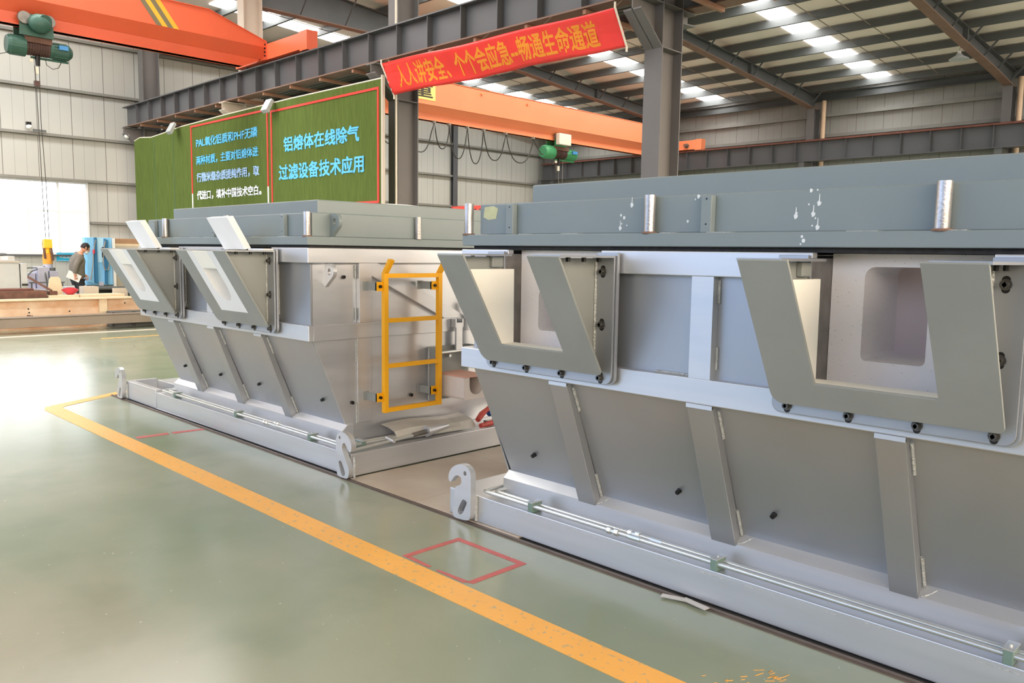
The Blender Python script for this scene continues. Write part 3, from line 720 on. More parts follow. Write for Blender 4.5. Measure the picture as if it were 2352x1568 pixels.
# ladder
lad = B()
LX = -4.95
for y in (3.655, 4.18):
    lad.box(LX - .019, LX + .019, y - .019, y + .019, .392, 1.441)
    lad.hexa([(LX - .019, y - .019, 1.441), (LX + .019, y - .019, 1.441), (LX + .019, y + .019, 1.441), (LX - .019, y + .019, 1.441)],
             [(LX + .062, y - .019, 1.55), (LX + .098, y - .019, 1.538), (LX + .098, y + .019, 1.538), (LX + .062, y + .019, 1.55)])
ladder = lad.build('ladder', 'yellow', f, bevel=.002)
ladder['label'] = 'orange yellow ladder bolted to the end'
for z in (1.425, 1.09, .746, .41):
    B().box(LX - .016, LX + .016, 3.674, 4.161, z - .016, z + .016).build('rung', 'yellow', ladder)
for y, s in ((3.655, -1), (4.18, -1)):
    for z in (1.345, .512):
        B().box(LX - .012, LX - .004, y - .019 - .05, y - .019, z - .034, z + .034).build('ladder_tab', 'yellow', ladder)
        B().box(-5.09, LX - .012, y - .075, y - .07, z - .03, z + .03).box(LX - .018, LX - .012, y - .075, y - .025, z - .03, z + .03).box(-5.10, -5.09, y - .1, y - .05, z - .034, z + .034).build('ladder_bracket', 'spout_plate', ladder)
        B().cyl((LX - .004, y - .045, z), (LX + .012, y - .045, z), .012, n=8).build('bolt', 'black_bolt', ladder)
# outlet trough, its pad and the clamp gear above it
tx0, tx1 = -5.105, -4.74
u = [(4.263, .617), (4.263, .46), (4.28, .44), (4.52, .44), (4.535, .46), (4.535, .617), (4.475, .617), (4.475, .55)] + [(4.40 + .075 * math.cos(math.radians(a)), .55 + .075 * math.sin(math.radians(a))) for a in range(-20, -180, -20)] + [(4.325, .55), (4.325, .617)]
ot = B().prism(u, 'x', tx0, tx1).build('outlet_trough', 'trough', f, bevel=.003)
B().prism([(4.275, .6175), (4.525, .6175), (4.525, .628), (4.275, .628)], 'x', tx0, tx1 + .0).build('trough_pad', 'terracotta', ot)
pl = B().box(-5.104, -5.08, 4.19, 4.62, .40, .84).build('mounting_plate', 'spout_plate', f, bevel=.003)
B().box(-5.08, -4.99, 4.19, 4.20, .40, .84).box(-5.08, -4.99, 4.61, 4.62, .64, .84).box(-5.08, -5.02, 4.24, 4.25, .44, .70).build('mounting_flange', 'spout_plate', pl)
for y, z in ((4.225, .75), (4.225, .60), (4.225, .45), (4.38, .76)): B().cyl((-5.08, y, z), (-5.04, y, z), .016, .013, 8).build('bolt', 'zinc', pl)
B().tube([(-5.079, 4.186, .41), (-5.079, 4.186, .83)], .009, 6).build('weld_bead', 'weld', pl)
lt = B().box(-5.05, -5.03, 4.435, 4.505, .80, 1.03).box(-5.085, -5.03, 4.425, 4.44, .99, 1.06).box(-5.085, -5.03, 4.50, 4.515, .99, 1.06).build('latch_strap', 'silver', f, bevel=.002)
B().cyl((-5.04, 4.20, .79), (-5.04, 4.70, .80), .014, n=10).build('latch_rod', 'zinc', lt, smooth=True)
tor = B()
ringp = [(-5.0 + .02 * math.sin(a), 4.585 + .05 * math.cos(a), .745 + .035 * math.sin(a)) for a in [2 * math.pi * k / 20 for k in range(21)]]
tor.tube(ringp, .009, 6, cap=False).cyl((-5.0, 4.585, .745), (-5.09, 4.585, .745), .01, n=8).build('hand_wheel', 'zinc', lt, smooth=True)
B().bar((-5.05, 4.60, 1.20), (-5.0, 4.67, .79), .02, .06, (0, 1, 0)).build('latch_arm', 'silver', f, bevel=.002)

# ---- lids
def lid(lab, xl, xr, s1l, s1r, s2l, s2r, tubes, chans, end_tubes=()):
    l = thing('furnace_lid', lab, 'lid', ((xl + xr) / 2, 4.3, 1.622), 'furnace lids')
    B().box(xl + .06, xr - .03, 3.13, 5.46, 1.622, 1.642).build('gasket', 'gasket', l)
    B().box(xl, xr, 3.095, 5.5, 1.642, 1.703).build('flange', 'lid_paint', l, bevel=.004)
    B().box(s1l, s1r, 3.15, 5.45, 1.703, 1.872).build('lid_box', 'lid_paint', l, bevel=.006)
    B().box(s2l, s2r, 3.25, 5.35, 1.872, 1.971).build('cover_box', 'lid_paint', l, bevel=.008)
    for x in tubes:
        p = B().cyl((x, 3.122, 1.703), (x, 3.122, 1.876), .0265, n=24).build('tube_stub', 'raw_steel', l, smooth=True)
        B().tube([(x + .031 * math.cos(a), 3.122 + .031 * math.sin(a), 1.705) for a in [2 * math.pi * k / 16 for k in range(17)]], .006, 6).build('weld_bead', 'girder_rust', p)
    for x, y in end_tubes:
        B().cyl((x, y, 1.703), (x, y, 1.876), .0265, n=24).build('tube_stub', 'raw_steel', l, smooth=True)
    for x in chans:
        p = B().prism([(x - .03, 3.148), (x - .026, 3.116), (x + .026, 3.116), (x + .03, 3.148)], 'z', 1.703, 1.863).build('cover_strip', 'lid_paint', l, bevel=.004)
        for z in (1.74, 1.848): B().cyl((x + .002, 3.117, z), (x + .002, 3.1145, z), .004, n=6).build('screw', 'black_bolt', p)
    x = xl + .1
    while x < xr - .2:
        L = random.uniform(.03, .12); B().box(x, x + L, 3.1, 3.148, 1.7032, 1.7055).build('weld_seam', 'weld', l); x += L + random.uniform(.15, .5)
    return l
l1 = lid('large grey green stepped lid with white paint splatters, on the nearest furnace', -3.464, -.28, -3.378, -.32, -3.075, -.5, (-3.44, -2.21, -.966), (-3.115, -1.915, -.45))
sm = B()
for x, z, r in [(-2.333, 1.836, .009), (-2.395, 1.79, .005), (-2.376, 1.778, .0065), (-2.398, 1.729, .008), (-2.39, 1.75, .003), (-2.36, 1.742, .003), (-2.025, 1.755, .005), (-1.974, 1.862, .007), (-1.99, 1.85, .003), (-1.463, 1.866, .006), (-1.437, 1.867, .003), (-1.428, 1.815, .008), (-1.45, 1.773, .008), (-1.522, 1.766, .008), (-1.47, 1.812, .003), (-1.43, 1.721, .008), (-1.452, 1.728, .003), (-1.44, 1.757, .003), (-1.52, 1.778, .005)]:
    sm.prism([(x + r * (1 + .2 * math.sin(5 * a)) * math.cos(a), z + r * 1.25 * (1 + .2 * math.cos(3 * a)) * math.sin(a)) for a in [2 * math.pi * k / 14 for k in range(14)]], 'y', 3.1485, 3.1505)
    if r > .0075: sm.prism([(x - .002, z), (x + .002, z), (x + .0015, z + .036), (x - .0005, z + .036)], 'y', 3.1480, 3.1502)
for x, z, r in [(-1.459, 1.668, .007), (-1.466, 1.684, .005), (-1.47, 1.655, .003)]:
    sm.prism([(x + r * math.cos(a), z + r * 1.2 * math.sin(a)) for a in [2 * math.pi * k / 10 for k in range(10)]], 'y', 3.0935, 3.0955)
o = sm.build('paint_splatter', 'splatter', l1); o['label'] = 'white paint splatters'
o = B().prism([(-3.35, 1.80), (-3.34, 1.855), (-3.27, 1.86), (-3.235, 1.845), (-3.25, 1.79), (-3.31, 1.785)], 'y', 3.1485, 3.1505).build('primer_patch', 'primer_patch', l1); o['label'] = 'pale yellow primer patch'
l2 = lid('grey green stepped lid with a lifting lug, on the furnace with the ladder', -8.155, -5.10, -8.045, -5.125, -7.70, -5.215, (-7.58, -6.36, -5.145), (-7.84, -6.62, -5.485), [(-5.082 - .02, 4.09)])
lug(l2, -5.126, 3.31, 1.868, 1.05, 'lid_paint')
tag(B().tube([(-5.6, 3.95, 1.978), (-5.5, 4.1, 1.990), (-5.42, 4.22, 1.985), (-5.36, 4.30, 1.976)], .006, 6).build('strap', 'white_fibre', root=(-5.5, 4.1, 1.972)), 'white cord lying on the lid of the further furnace', 'cord')

# ---- loose things on the further furnace's base
sh = B(); prof = [(-4.835, .186), (-4.86, .205), (-4.90, .245), (-4.98, .268), (-5.07, .275)]
rows = []
for j in range(9):
    t = j / 8; y = 3.70 + .78 * t
    rows.append([(x + .02 * t - (.03 * (1 - t) if i == 0 else 0), y - (.0 if i else .02), z + (.012 * math.sin(6 * t) if i > 1 else 0)) for i, (x, z) in enumerate(prof)])
vs = [p for r in rows for p in r] + [(p[0], p[1], p[2] + .003) for r in rows for p in r]
N = len(rows) * 5; fs = []
for j in range(8):
    for i in range(4):
        a = j * 5 + i; fs += [(a, a + 1, a + 6, a + 5), (N + a, N + a + 5, N + a + 6, N + a + 1)]
for i in range(4): fs += [(i, N + i, N + i + 1, i + 1), (40 + i, 41 + i, N + 41 + i, N + 40 + i)]
for j in range(8): a = j * 5; fs += [(a, a + 5, N + a + 5, N + a), (a + 4, N + a + 4, N + a + 9, a + 9)]
tag(sh._add(vs, fs).build('sheet_offcut', 'sheet_metal', root=(-4.9, 4.1, .19)), 'curved metal offcut lying on the end of the further furnace base', 'sheet')
pr_t = thing('plug_rod', 'silver rod with a cone tip lying on the end of the further furnace base', 'tool', (-4.8, 3.6, .176))
B().cyl((-4.805, 3.24, .190), (-4.80, 3.86, .222), .0125, n=10).build('rod', 'zinc', pr_t, smooth=True)
B().cyl((-4.862, 3.60, .224), (-4.745, 3.585, .216), .013, n=10).build('cross_handle', 'silver', pr_t, smooth=True)
B().cyl((-4.80, 3.80, .222), (-4.798, 3.93, .232), .018, n=10).build('collar', 'dark_steel', pr_t, smooth=True)
B().cyl((-4.798, 3.93, .234), (-4.79, 4.14, .252), .046, .017, 18).build('cone_tip', 'silver', pr_t, smooth=True)
m = B().tube([(-4.83, 4.50, .24), (-4.87, 4.58, .27), (-4.90, 4.66, .29), (-4.93, 4.78, .32), (-5.0, 4.95, .34)], .022, 8, radii=[.022, .026, .02, .026, .02])
tag(m.build('wrapped_hose', 'wrap_red', root=(-4.8, 4.5, .19), smooth=True), 'red wrapped hose end behind the metal offcut, the upper of two', 'hose', 'red wrapped hose ends')
m = B().tube([(-4.785, 4.49, .20), (-4.80, 4.60, .20), (-4.79, 4.70, .215), (-4.82, 4.82, .22)], .019, 8, radii=[.02, .023, .017, .02])
tag(m.build('wrapped_hose', 'wrap_red', root=(-4.8, 4.5, .19), smooth=True), 'red wrapped hose end behind the metal offcut, the lower of two', 'hose', 'red wrapped hose ends')
m = B().tube([(-4.93, 4.72, .24), (-4.96, 4.82, .32), (-5.0, 4.95, .37)], .022, 8)
tag(m.build('hose', 'wrap_blue', root=(-4.93, 4.72, .19), smooth=True), 'short blue hose above the red wrapped hose ends', 'hose')
tag(B().box(-4.93, -4.83, 4.66, 4.84, .177, .20).cyl((-4.88, 4.75, .2), (-4.88, 4.75, .235), .03, .02, 10).build('pulley_block', 'dark_steel', root=(-4.88, 4.75, .19)), 'small dark metal block between the red hose ends', 'block')
# ================================================================ overhead cranes
def crane(lab, xn, y0, y1, ztop, zweb, zinc, zbot, cab, tapers, mtl_web, mtl_dark, low0, low1, carr):
    """single girder bridge crane along Y; xn is the near web"""
    c = thing('bridge_crane', lab, 'crane', (xn - .3, (y0 + y1) / 2, zbot), 'orange bridge cranes')
    xf = xn - .6; xi = xn - .2; xj = xn - .4
    prof = [(y0, tapers[0])] + ([(y0 + 1.3, ztop)] if tapers[0] < ztop else []) + ([(y1 - 1.3, ztop)] if tapers[1] < ztop else []) + [(y1, tapers[1])]
    for x in (xn, xf):
        B().prism([(y0, zweb)] + prof + [(y1, zweb)], 'x', x - .006, x).build('web_plate', mtl_web, c)
    m = B()
    for (a, za), (b, zb) in zip(prof, prof[1:]): m.hexa([(xf - .02, a, za - .004), (xn + .02, a, za - .004), (xn + .02, b, zb - .004), (xf - .02, b, zb - .004)], [(xf - .02, a, za + .01), (xn + .02, a, za + .01), (xn + .02, b, zb + .01), (xf - .02, b, zb + .01)])
    m.build('cover_plate', mtl_web, c)
    m = B()
    m.plate([(xn, y0, zweb), (xn, y1, zweb), (xi, y1, zinc), (xi, y0, zinc)], (-.006, 0, .004))
    m.plate([(xf, y0, zweb), (xf, y1, zweb), (xj, y1, zinc), (xj, y0, zinc)], (.006, 0, .004))
    m.build('sloping_plate', mtl_dark, c)
    lw = B().prism([(low0, zinc), (low0, zinc - .03), (low0 + .4, zbot), (low1 - .4, zbot), (low1, zinc - .03), (low1, zinc)], 'x', xj + .04, xi - .006)
    lw.build('track_beam', mtl_web, c)
    lp = B().prism([(low0 + .35, zbot), (low0 + .35, zbot + .02), (low1 - .4, zbot + .02), (low1 - .4, zbot)], 'x', xj - .0, xi + .03)
    lp.build('track_flange', mtl_dark, c)
    for (xa, xb, ya, yb, za, zb) in carr:
        e = B().box(xa, xb, ya, yb, za, zb).build('end_carriage', mtl_web, c, bevel=.006)
        B().box(xb - .28, xb + .004, ya - .012, ya, za - .04, zb + .02).box(xb + .0, xb + .012, ya - .012, yb, za - .04, zb + .02).build('end_plate', mtl_web, e)
        for xx in (xa + .35, xb - .35):
            B().cyl((xx, (ya + yb) / 2 - .05, za - .0 + .05), (xx, (ya + yb) / 2 + .05, za + .05), .075, n=14).build('wheel', 'dark_steel', e)
    return c
xn = -17.05
c1 = crane('orange bridge crane with yellow and grey stripes, at upper left', xn, -8.7, 9.36, 6.60, 6.06, 5.83, 5.615, None, (6.6, 6.19), 'crane_orange', 'crane_orange', -8.5, 9.30, [(-18.5, -15.37, 9.375, 9.62, 5.80, 6.14)])
for i, (y, mt) in enumerate(((6.97, 'crane_grey'), (7.085, 'crane_yellow'), (7.20, 'crane_grey'), (7.315, 'crane_yellow'))):
    B().prism([(y, 6.062), (y + .113, 6.062), (y + .113 - .40, 6.598), (y - .40, 6.598)], 'x', xn + .0005, xn + .003).build('hazard_stripe', mt, c1)
fb = B().box(xn - .42, xn + .02, 9.345, 9.374, 5.80, 6.20)
fb = fb.build('joint_plate', 'crane_orange', c1)
m = B()
for z in (5.88, 5.96, 6.04, 6.12): m.cyl((xn + .0, 9.348, z), (xn, 9.325, z), .022, n=8)
m.build('bolt', 'black_bolt', fb)
c2 = crane('hazy pale orange bridge crane behind the red banner, carrying cable loops', -18.45, 10.69, 27.14, 6.49, 5.80, 5.57, 5.385, None, (6.49, 6.42), 'crane_orange_haze', 'crane_orange_haze', 10.95, 26.95,
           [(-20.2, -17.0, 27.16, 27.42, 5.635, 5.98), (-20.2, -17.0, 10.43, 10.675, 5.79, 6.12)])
B().box(-18.452, -18.43, 10.7, 27.1, 5.775, 5.80).build('stiffening_strip', 'crane_orange_haze', c2)
m = B().cyl((-17.62, 27.10, 5.78), (-17.62, 27.16, 5.78), .09, n=12).cyl((-17.62, 26.98, 5.78), (-17.62, 27.10, 5.78), .06, n=12)
m.build('drive_motor', 'dark_steel', c2)
sg = B().box(-18.449, -18.440, 12.6, 15.40, 5.90, 6.43).build('sign_plate', 'sign_yellow', c2)
text_part('起重', 0, 0, 0, 0, 0, 'sign_black', c2, name='lettering', bold=.014, fn=lambda u, t, d: (-18.4395 + d * .4, 13.72 + 1.58 * u, 5.95 + .44 * t))
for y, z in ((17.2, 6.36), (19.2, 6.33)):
    B().cyl((-18.449, y, z), (-18.40, y, z), .035, n=8).build('bracket_stub', 'crane_orange_haze', c2)

def hoist(lab, x, y0, y1, zc, r, green, trolley_y, ztrack, white_box):
    h = thing('electric_hoist', lab, 'hoist', (x, (y0 + y1) / 2, zc), 'electric hoists')
    L = y1 - y0
    B().cyl((x, y0, zc), (x, y0 + L * .06, zc), r * .85, r, 20).cyl((x, y0 + L * .06, zc), (x, y0 + L * .28, zc), r, r, 20).build('gear_housing', green, h, bevel=.012)
    dr = B()
    for k in range(9): dr.cyl((x, y0 + L * (.28 + .04 * k), zc), (x, y0 + L * (.28 + .04 * k + .039), zc), r * .8, r * .74, 18)
    dr.build('rope_drum', 'hoist_brown', h)
    B().box(x - r * .8, x + r * .8, y0 + L * .25, y0 + L * .66, zc + r * .75, zc + r * .98).box(x + r * .72, x + r * .84, y0 + L * .25, y0 + L * .66, zc + r * .35, zc + r * .9).build('drum_cover', 'rust_dark', h)
    B().cyl((x, y0 + L * .64, zc), (x, y0 + L * .94, zc), r * .78, r * .78, 18).cyl((x, y0 + L * .94, zc), (x, y1, zc), r * .8, r * .45, 18).build('motor', green, h, bevel=.01)
    mf = B()
    for k in range(14):
        a = 2 * math.pi * k / 14; mf.bar((x + r * .82 * math.cos(a), y0 + L * .70, zc + r * .82 * math.sin(a)), (x + r * .82 * math.cos(a), y0 + L * .92, zc + r * .82 * math.sin(a)), .012, .012)
    mf.build('cooling_fin', green, h)
    B().box(x + r * .74, x + r * 1.02, y0 + L * .76, y0 + L * .90, zc + r * .05, zc + r * .48).build('terminal_box', 'label_blue', h)
    B().cyl((x, y0 + L * .36, zc - r * .95), (x, y0 + L * .94, zc - r * .95), r * .12, n=8).build('guide_bar', green, h)
    # trolley: hangers and wheels on the lower flange
    t = B()
    for s in (-1, 1): t.box(x + s * .19 - .012, x + s * .19 + .012, trolley_y - .28, trolley_y + .28, zc + r * .9, ztrack + .19)
    t.box(x - .19, x + .19, trolley_y - .06, trolley_y + .06, zc + r * .9, zc + r * .9 + .05)
    tr_ = t.build('trolley', green, h)
    for s in (-1, 1):
        for yy in (trolley_y - .2, trolley_y + .2): B().cyl((x + s * .205, yy, ztrack + .10), (x + s * .25, yy, ztrack + .10), .12, .11, 16).build('wheel', 'dark_steel', tr_)
    if white_box: B().box(x + .255, x + .42, trolley_y - .30, trolley_y + .30, ztrack - .17, ztrack + .20).build('control_box', 'bone', tr_, bevel=.02)
    else: B().sphere((x + .32, trolley_y + .03, ztrack + .02), .12, .20, .17).cyl((x + .26, trolley_y + .1, ztrack + .1), (x + .40, trolley_y + .1, ztrack + .06), .11, n=12).build('drive_motor', green, tr_, smooth=True)
    B().cyl((x + .05, y0 + L * .45, zc - r * .8), (x + .05, y0 + L * .45, zc - r * 1.75), .045, .04, 8).build('limit_switch', 'black_bolt', h)
    B().box(x + .05, x + .09, y0 + L * .40, y0 + L * .45, zc - r * 2.6, zc - r * 1.9).box(x + .05, x + .09, y0 + L * .32, y0 + L * .37, zc - r * 1.5, zc - r * 1.15).build('rope_guide', 'bone', h)
    return h
h1_ = hoist('dark green hoist hanging from the striped crane at upper left', -17.35, 4.36, 5.46, 5.27, .185, 'hoist_green', 4.82, 5.635, False)
m = B().tube([(-17.30, 4.88, 5.10), (-17.29, 4.86, 4.0), (-17.29, 4.90, 2.75), (-17.29, 4.91, 1.7)], .0065, 6).tube([(-17.25, 4.79, 4.93), (-17.25, 4.80, 4.6), (-17.25, 4.82, 2.7), (-17.25, 4.84, 1.7)], .0065, 6)
m.build('rope', 'cable', h1_)
B().box(-17.30, -17.22, 4.77, 4.86, 4.56, 4.66).build('rope_weight', 'hoist_brown', h1_)
B().box(-17.33, -17.21, 4.80, 4.94, 1.58, 1.75).cyl((-17.27, 4.87, 1.58), (-17.27, 4.87, 1.48), .03, n=8).build('hook_block', 'yellow', h1_, bevel=.01)
m = B().tube([(-17.3, 4.98, 5.10), (-17.28, 5.0, 4.98), (-17.28, 5.1, 4.92), (-17.28, 5.2, 4.96), (-17.3, 5.26, 5.08)], .007, 6)
m.tube([(-17.3, 4.40, 5.12), (-17.3, 4.25, 5.06), (-17.3, 4.0, 5.06), (-17.3, 3.6, 5.15)], .007, 6)
m.build('power_cable', 'cable', h1_)
h2_ = hoist('bright green hoist with a cream control box, hanging from the pale orange crane', -18.75, 20.28, 21.98, 5.0, .225, 'hoist_bright', 20.95, 5.405, True)
m = B()
for y in (21.05, 21.25): m.tube([(-18.7, y, 4.78), (-18.7, y, 3.7)], .006, 5)
m.build('rope', 'cable_pale', h2_)
B().box(-18.76, -18.64, 21.05, 21.25, 3.5, 3.7).build('hook_block', 'dark_steel', h2_, bevel=.02)
B().box(-18.68, -18.64, 20.66, 20.74, 4.60, 4.72).cyl((-18.66, 20.85, 4.6), (-18.66, 20.85, 4.36), .05, .03, 8).tube([(-18.66, 20.85, 4.36), (-18.66, 20.86, 2.2)], .006, 5).build('pendant_cable', 'cable', h2_)
# festoon of cable loops
pts = [(13.4, 5.36), (13.9, 4.55), (14.54, 5.37), (15.01, 4.49), (15.49, 5.33), (16.07, 5.33), (16.42, 4.41), (16.79, 5.30), (17.13, 4.31), (17.46, 5.30), (17.9, 4.48), (18.41, 5.34), (19.1, 4.50), (19.67, 5.33), (20.10, 4.97), (20.35, 5.0)]
fine = []
tops = [13.4, 14.54, 15.49, 16.07, 16.79, 17.46, 18.41, 19.67]; lows = [4.55, 4.46, 4.62, 4.40, 4.31, 4.48, 4.50]
for (a, b, lo) in zip(tops, tops[1:], lows):
    for k in range(14):
        u = k / 14; s = (2 * u - 1)
        fine.append((-18.62 + .04 * math.sin(9 * a), a + (b - a) * (u - .03 * math.sin(2 * math.pi * u)), lo + (5.33 - lo) * (abs(s) ** 2.3)))
fine += [(-18.62, 19.67, 5.33), (-18.62, 19.9, 5.05), (-18.62, 20.10, 4.86), (-18.64, 20.2, 4.9)]
fs_ = thing('festoon_cable', 'row of drooping cable loops under the pale orange crane', 'cable', (-18.62, 16, 5.38))
B().tube(fine, .017, 6).build('cable', 'cable', fs_, smooth=True)
for y in tops: B().box(-18.68, -18.56, y - .03, y + .03, 5.32, 5.3845).build('cable_clip', 'cable_pale', fs_)

# ================================================================ green board, lights, banner, lamp
bd = thing('turf_board', 'tall green turf covered board with red frames and blue Chinese lettering', 'board', (-18.5, 9.33, 0))
q = B()
top = [(-24.6, 4.66), (-24.2, 4.72), (-23.4, 4.66), (-22.5, 4.70), (-21.5, 4.76), (-19, 4.80), (-16, 4.82), (-12.71, 4.80)]
q.prism([(-24.6, 0), (-12.71, 0)] + top[::-1], 'y', 9.315, 9.345)
q.build('turf_face', 'turf', bd)
m = B()
for (a, za), (b, zb) in zip(top, top[1:]): m.tube([(a, 9.33, za + .004), (b, 9.33, zb + .004)], .02, 6)
m.build('edge_trim', 'bone', bd)
B().box(-12.71, -12.665, 9.30, 9.36, 0, 4.86).build('side_post', 'beige_steel', bd)
m = B()
for x in (-23.2, -21.95): m.box(x - .008, x + .008, 9.311, 9.3149, 0, 4.6)
m.build('turf_seam', 'hoist_green', bd)
def frame(x0, x1, z0, z1, zsplit):
    t = .022
    B().box(x0, x1, 9.300, 9.3149, z1 - .045, z1).box(x0, x0 + t * 2, 9.300, 9.3149, zsplit, z1 - .045).box(x1 - t * 2, x1, 9.300, 9.3149, zsplit if x1 < -15 else z0 + .045, z1 - .045).build('red_frame', 'red_frame', bd)
    if x1 < -15:
        B().box(x0, x0 + t * 2, 9.300, 9.3149, z0, zsplit).box(x1 - t * 2, x1, 9.300, 9.3149, z0, zsplit).build('white_frame_end', 'white_frame', bd)
    else: B().box(x0, x0 + t * 2, 9.300, 9.3149, z0, zsplit).box(x0, x1, 9.300, 9.3149, z0, z0 + .045).build('red_frame', 'red_frame', bd)
frame(-20.86, -16.93, 2.1, 4.72, 3.02)
frame(-16.80, -12.79, 2.52, 4.66, 2.9)
Yt = 9.3148
rows = [('PAL氧化铝质和PHF无磷', -20.55, -17.40, 4.15, 4.385, 'letter_blue'), ('两种材质，主要对铝熔体进', -20.56, -17.38, 3.715, 3.945, 'letter_blue'),
        ('行微米级杂质提纯作用，取', -20.56, -17.36, 3.285, 3.52, 'letter_blue_glare'), ('代进口，填补中国技术空白。', -20.57, -17.27, 2.845, 3.075, 'letter_white_and_glare')]  # lower two rows carry painted glare in their letter colour
for t, x0, x1, z0, z1, mt in rows: text_part(t, x0, x1, z0, z1, Yt, mt, bd, bold=.02)
text_part('铝熔体在线除气', -16.25, -13.43, 3.72, 4.04, Yt, 'letter_blue', bd, bold=.022)
text_part('过滤设备技术应用', -16.47, -13.27, 3.12, 3.46, Yt, 'letter_blue', bd, bold=.022)
for i, x in enumerate((-21.6, -16.6)):
    fl_ = thing('floodlight', ['grey floodlight over the left part of the green board', 'grey floodlight over the red frames of the green board'][i], 'light', (x, 9.2, 4.75), 'floodlights over the green board')
    B().prism([(9.02, 4.62), (9.10, 4.56), (9.22, 4.83), (9.16, 4.87)], 'x', x - .13, x + .13).build('housing', 'flood', fl_, bevel=.008)
    B().bar((x, 9.17, 4.79), (x, 9.305, 4.805), .02, .05, (1, 0, 0)).build('arm', 'girder_rust', fl_)
# banner: a tilted, slightly wrinkled sheet tied under the girder
def bn(u, v, d=0):  # u along, v up
    x = -12.56 + 5.37 * u; z = 4.50 + .52 * v - .05 * u * (v - .2); y = 9.49 - .29 * v
    wv = .012 * math.sin(40 * u + 3 * v) * (1 - v) + .02 * math.sin(9 * u + 5 * v) * (.4 + .6 * (1 - v)) + .012 * math.sin(26 * v) * (abs(u - .5) * 2) ** 4
    return (x, y - wv - d, z + .012 * math.sin(12 * u))
bnr = thing('banner', 'long red banner with orange Chinese lettering tied under the crane girder', 'banner', (-9.9, 9.3, 4.75))
nu, nv = 90, 10
vs = [bn(i / nu, j / nv) for j in range(nv + 1) for i in range(nu + 1)]
fs = [(j * (nu + 1) + i, j * (nu + 1) + i + 1, (j + 1) * (nu + 1) + i + 1, (j + 1) * (nu + 1) + i) for j in range(nv) for i in range(nu)]
cl = B()._add(vs, fs).build('cloth', 'banner', bnr, smooth=True)
sd = cl.modifiers.new('thickness', 'SOLIDIFY'); sd.thickness = .003; sd.offset = 0
text_part('人人讲安全、个个会应急--畅通生命通道', 0, 0, 0, 0, 0, 'banner_letter', bnr, bold=.02, fn=lambda u, t, d: bn(.055 + .865 * u, .15 + .70 * t, .003 + d * .15))
for u in (0, 1):
    a, b = Vector(bn(u, 1)), Vector(bn(u, 0))
    B().tube([a + Vector((0, 0, .07)), a, b, b + Vector((0, 0, -.07))], .016, 8).build('end_stick', 'bone', bnr)
for u in (.0, .25, .5, .75, 1):
    a = Vector(bn(u, 1)); B().tube([a, (a.x, 9.38, 5.14)], .004, 5).build('tie_cord', 'cable_pale', bnr)
# hanging bay lamp
lp = thing('bay_lamp', 'white bell shaped lamp hanging from the rafter at upper right', 'lamp', (-7.3, 24.0, 6.85))
B().tube([(-7.3, 24.0, 6.86), (-7.3, 24.0, 6.88)], .2, 20, True, [.25, .235]).tube([(-7.3, 24.0, 6.88), (-7.3, 24.0, 6.96), (-7.3, 24.0, 7.01)], .1, 20, True, [.235, .10, .06]).build('lamp_shade', 'flood', lp, smooth=True)
B().cyl((-7.3, 24.0, 7.01), (-7.3, 24.0, 7.09), .05, .04, 12).build('lamp_cap', 'white_frame', lp)
B().tube([(-7.3, 24.0, 7.09), (-7.25, 24.0, 7.4), (-7.05, 24.0, raft_bot(24) + .02)], .008, 6).build('lamp_cord', 'cable_pale', lp)
# small cameras on the far wall
for i, (x, y, z, l) in enumerate([(-25.84, 6.95, 4.90, 'small white dome camera on the far wall girt'), (-25.3, 9.36, 4.86, 'small white dome camera at the far end of the crane girder')]):
    t = thing('dome_camera', l, 'camera', (x, y, z))
    B().box(x - .05, x + .05, y - .06, y + .06, z + .06, z + .14 if i == 0 else z + .275).build('mount', 'black_bolt', t)
    B().sphere((x + .05, y, z), .075, .075, .065).build('dome', 'white_frame', t, smooth=True)
tag(B().box(-25.84, -25.80, 7.05, 7.38, 4.80, 4.86).build('nameplate', 'cabinet_dark', root=(-25.84, 7.05, 4.8)), 'small dark plate on the far wall girt beside the dome camera', 'plate')
# red pipes behind the further lid
for i, (a, b) in enumerate((((-7.0, 6.10, 2.10), (-7.0, 6.84, 2.16)), ((-7.0, 7.06, 2.19), (-7.0, 7.55, 2.23)))):
    t = thing('red_rail', ['red rail behind the further lid, the left piece', 'red rail behind the further lid, the right piece'][i], 'rail', (-7, a[1], 0), 'red rails behind the further lid')
    B().bar(a, b, .04, .035).build('bar', 'red_frame', t)
    B().box(-7.02, -6.98, (a[1] + b[1]) / 2 - .02, (a[1] + b[1]) / 2 + .02, 0, (a[2] + b[2]) / 2 - .02).build('post', 'red_frame', t)
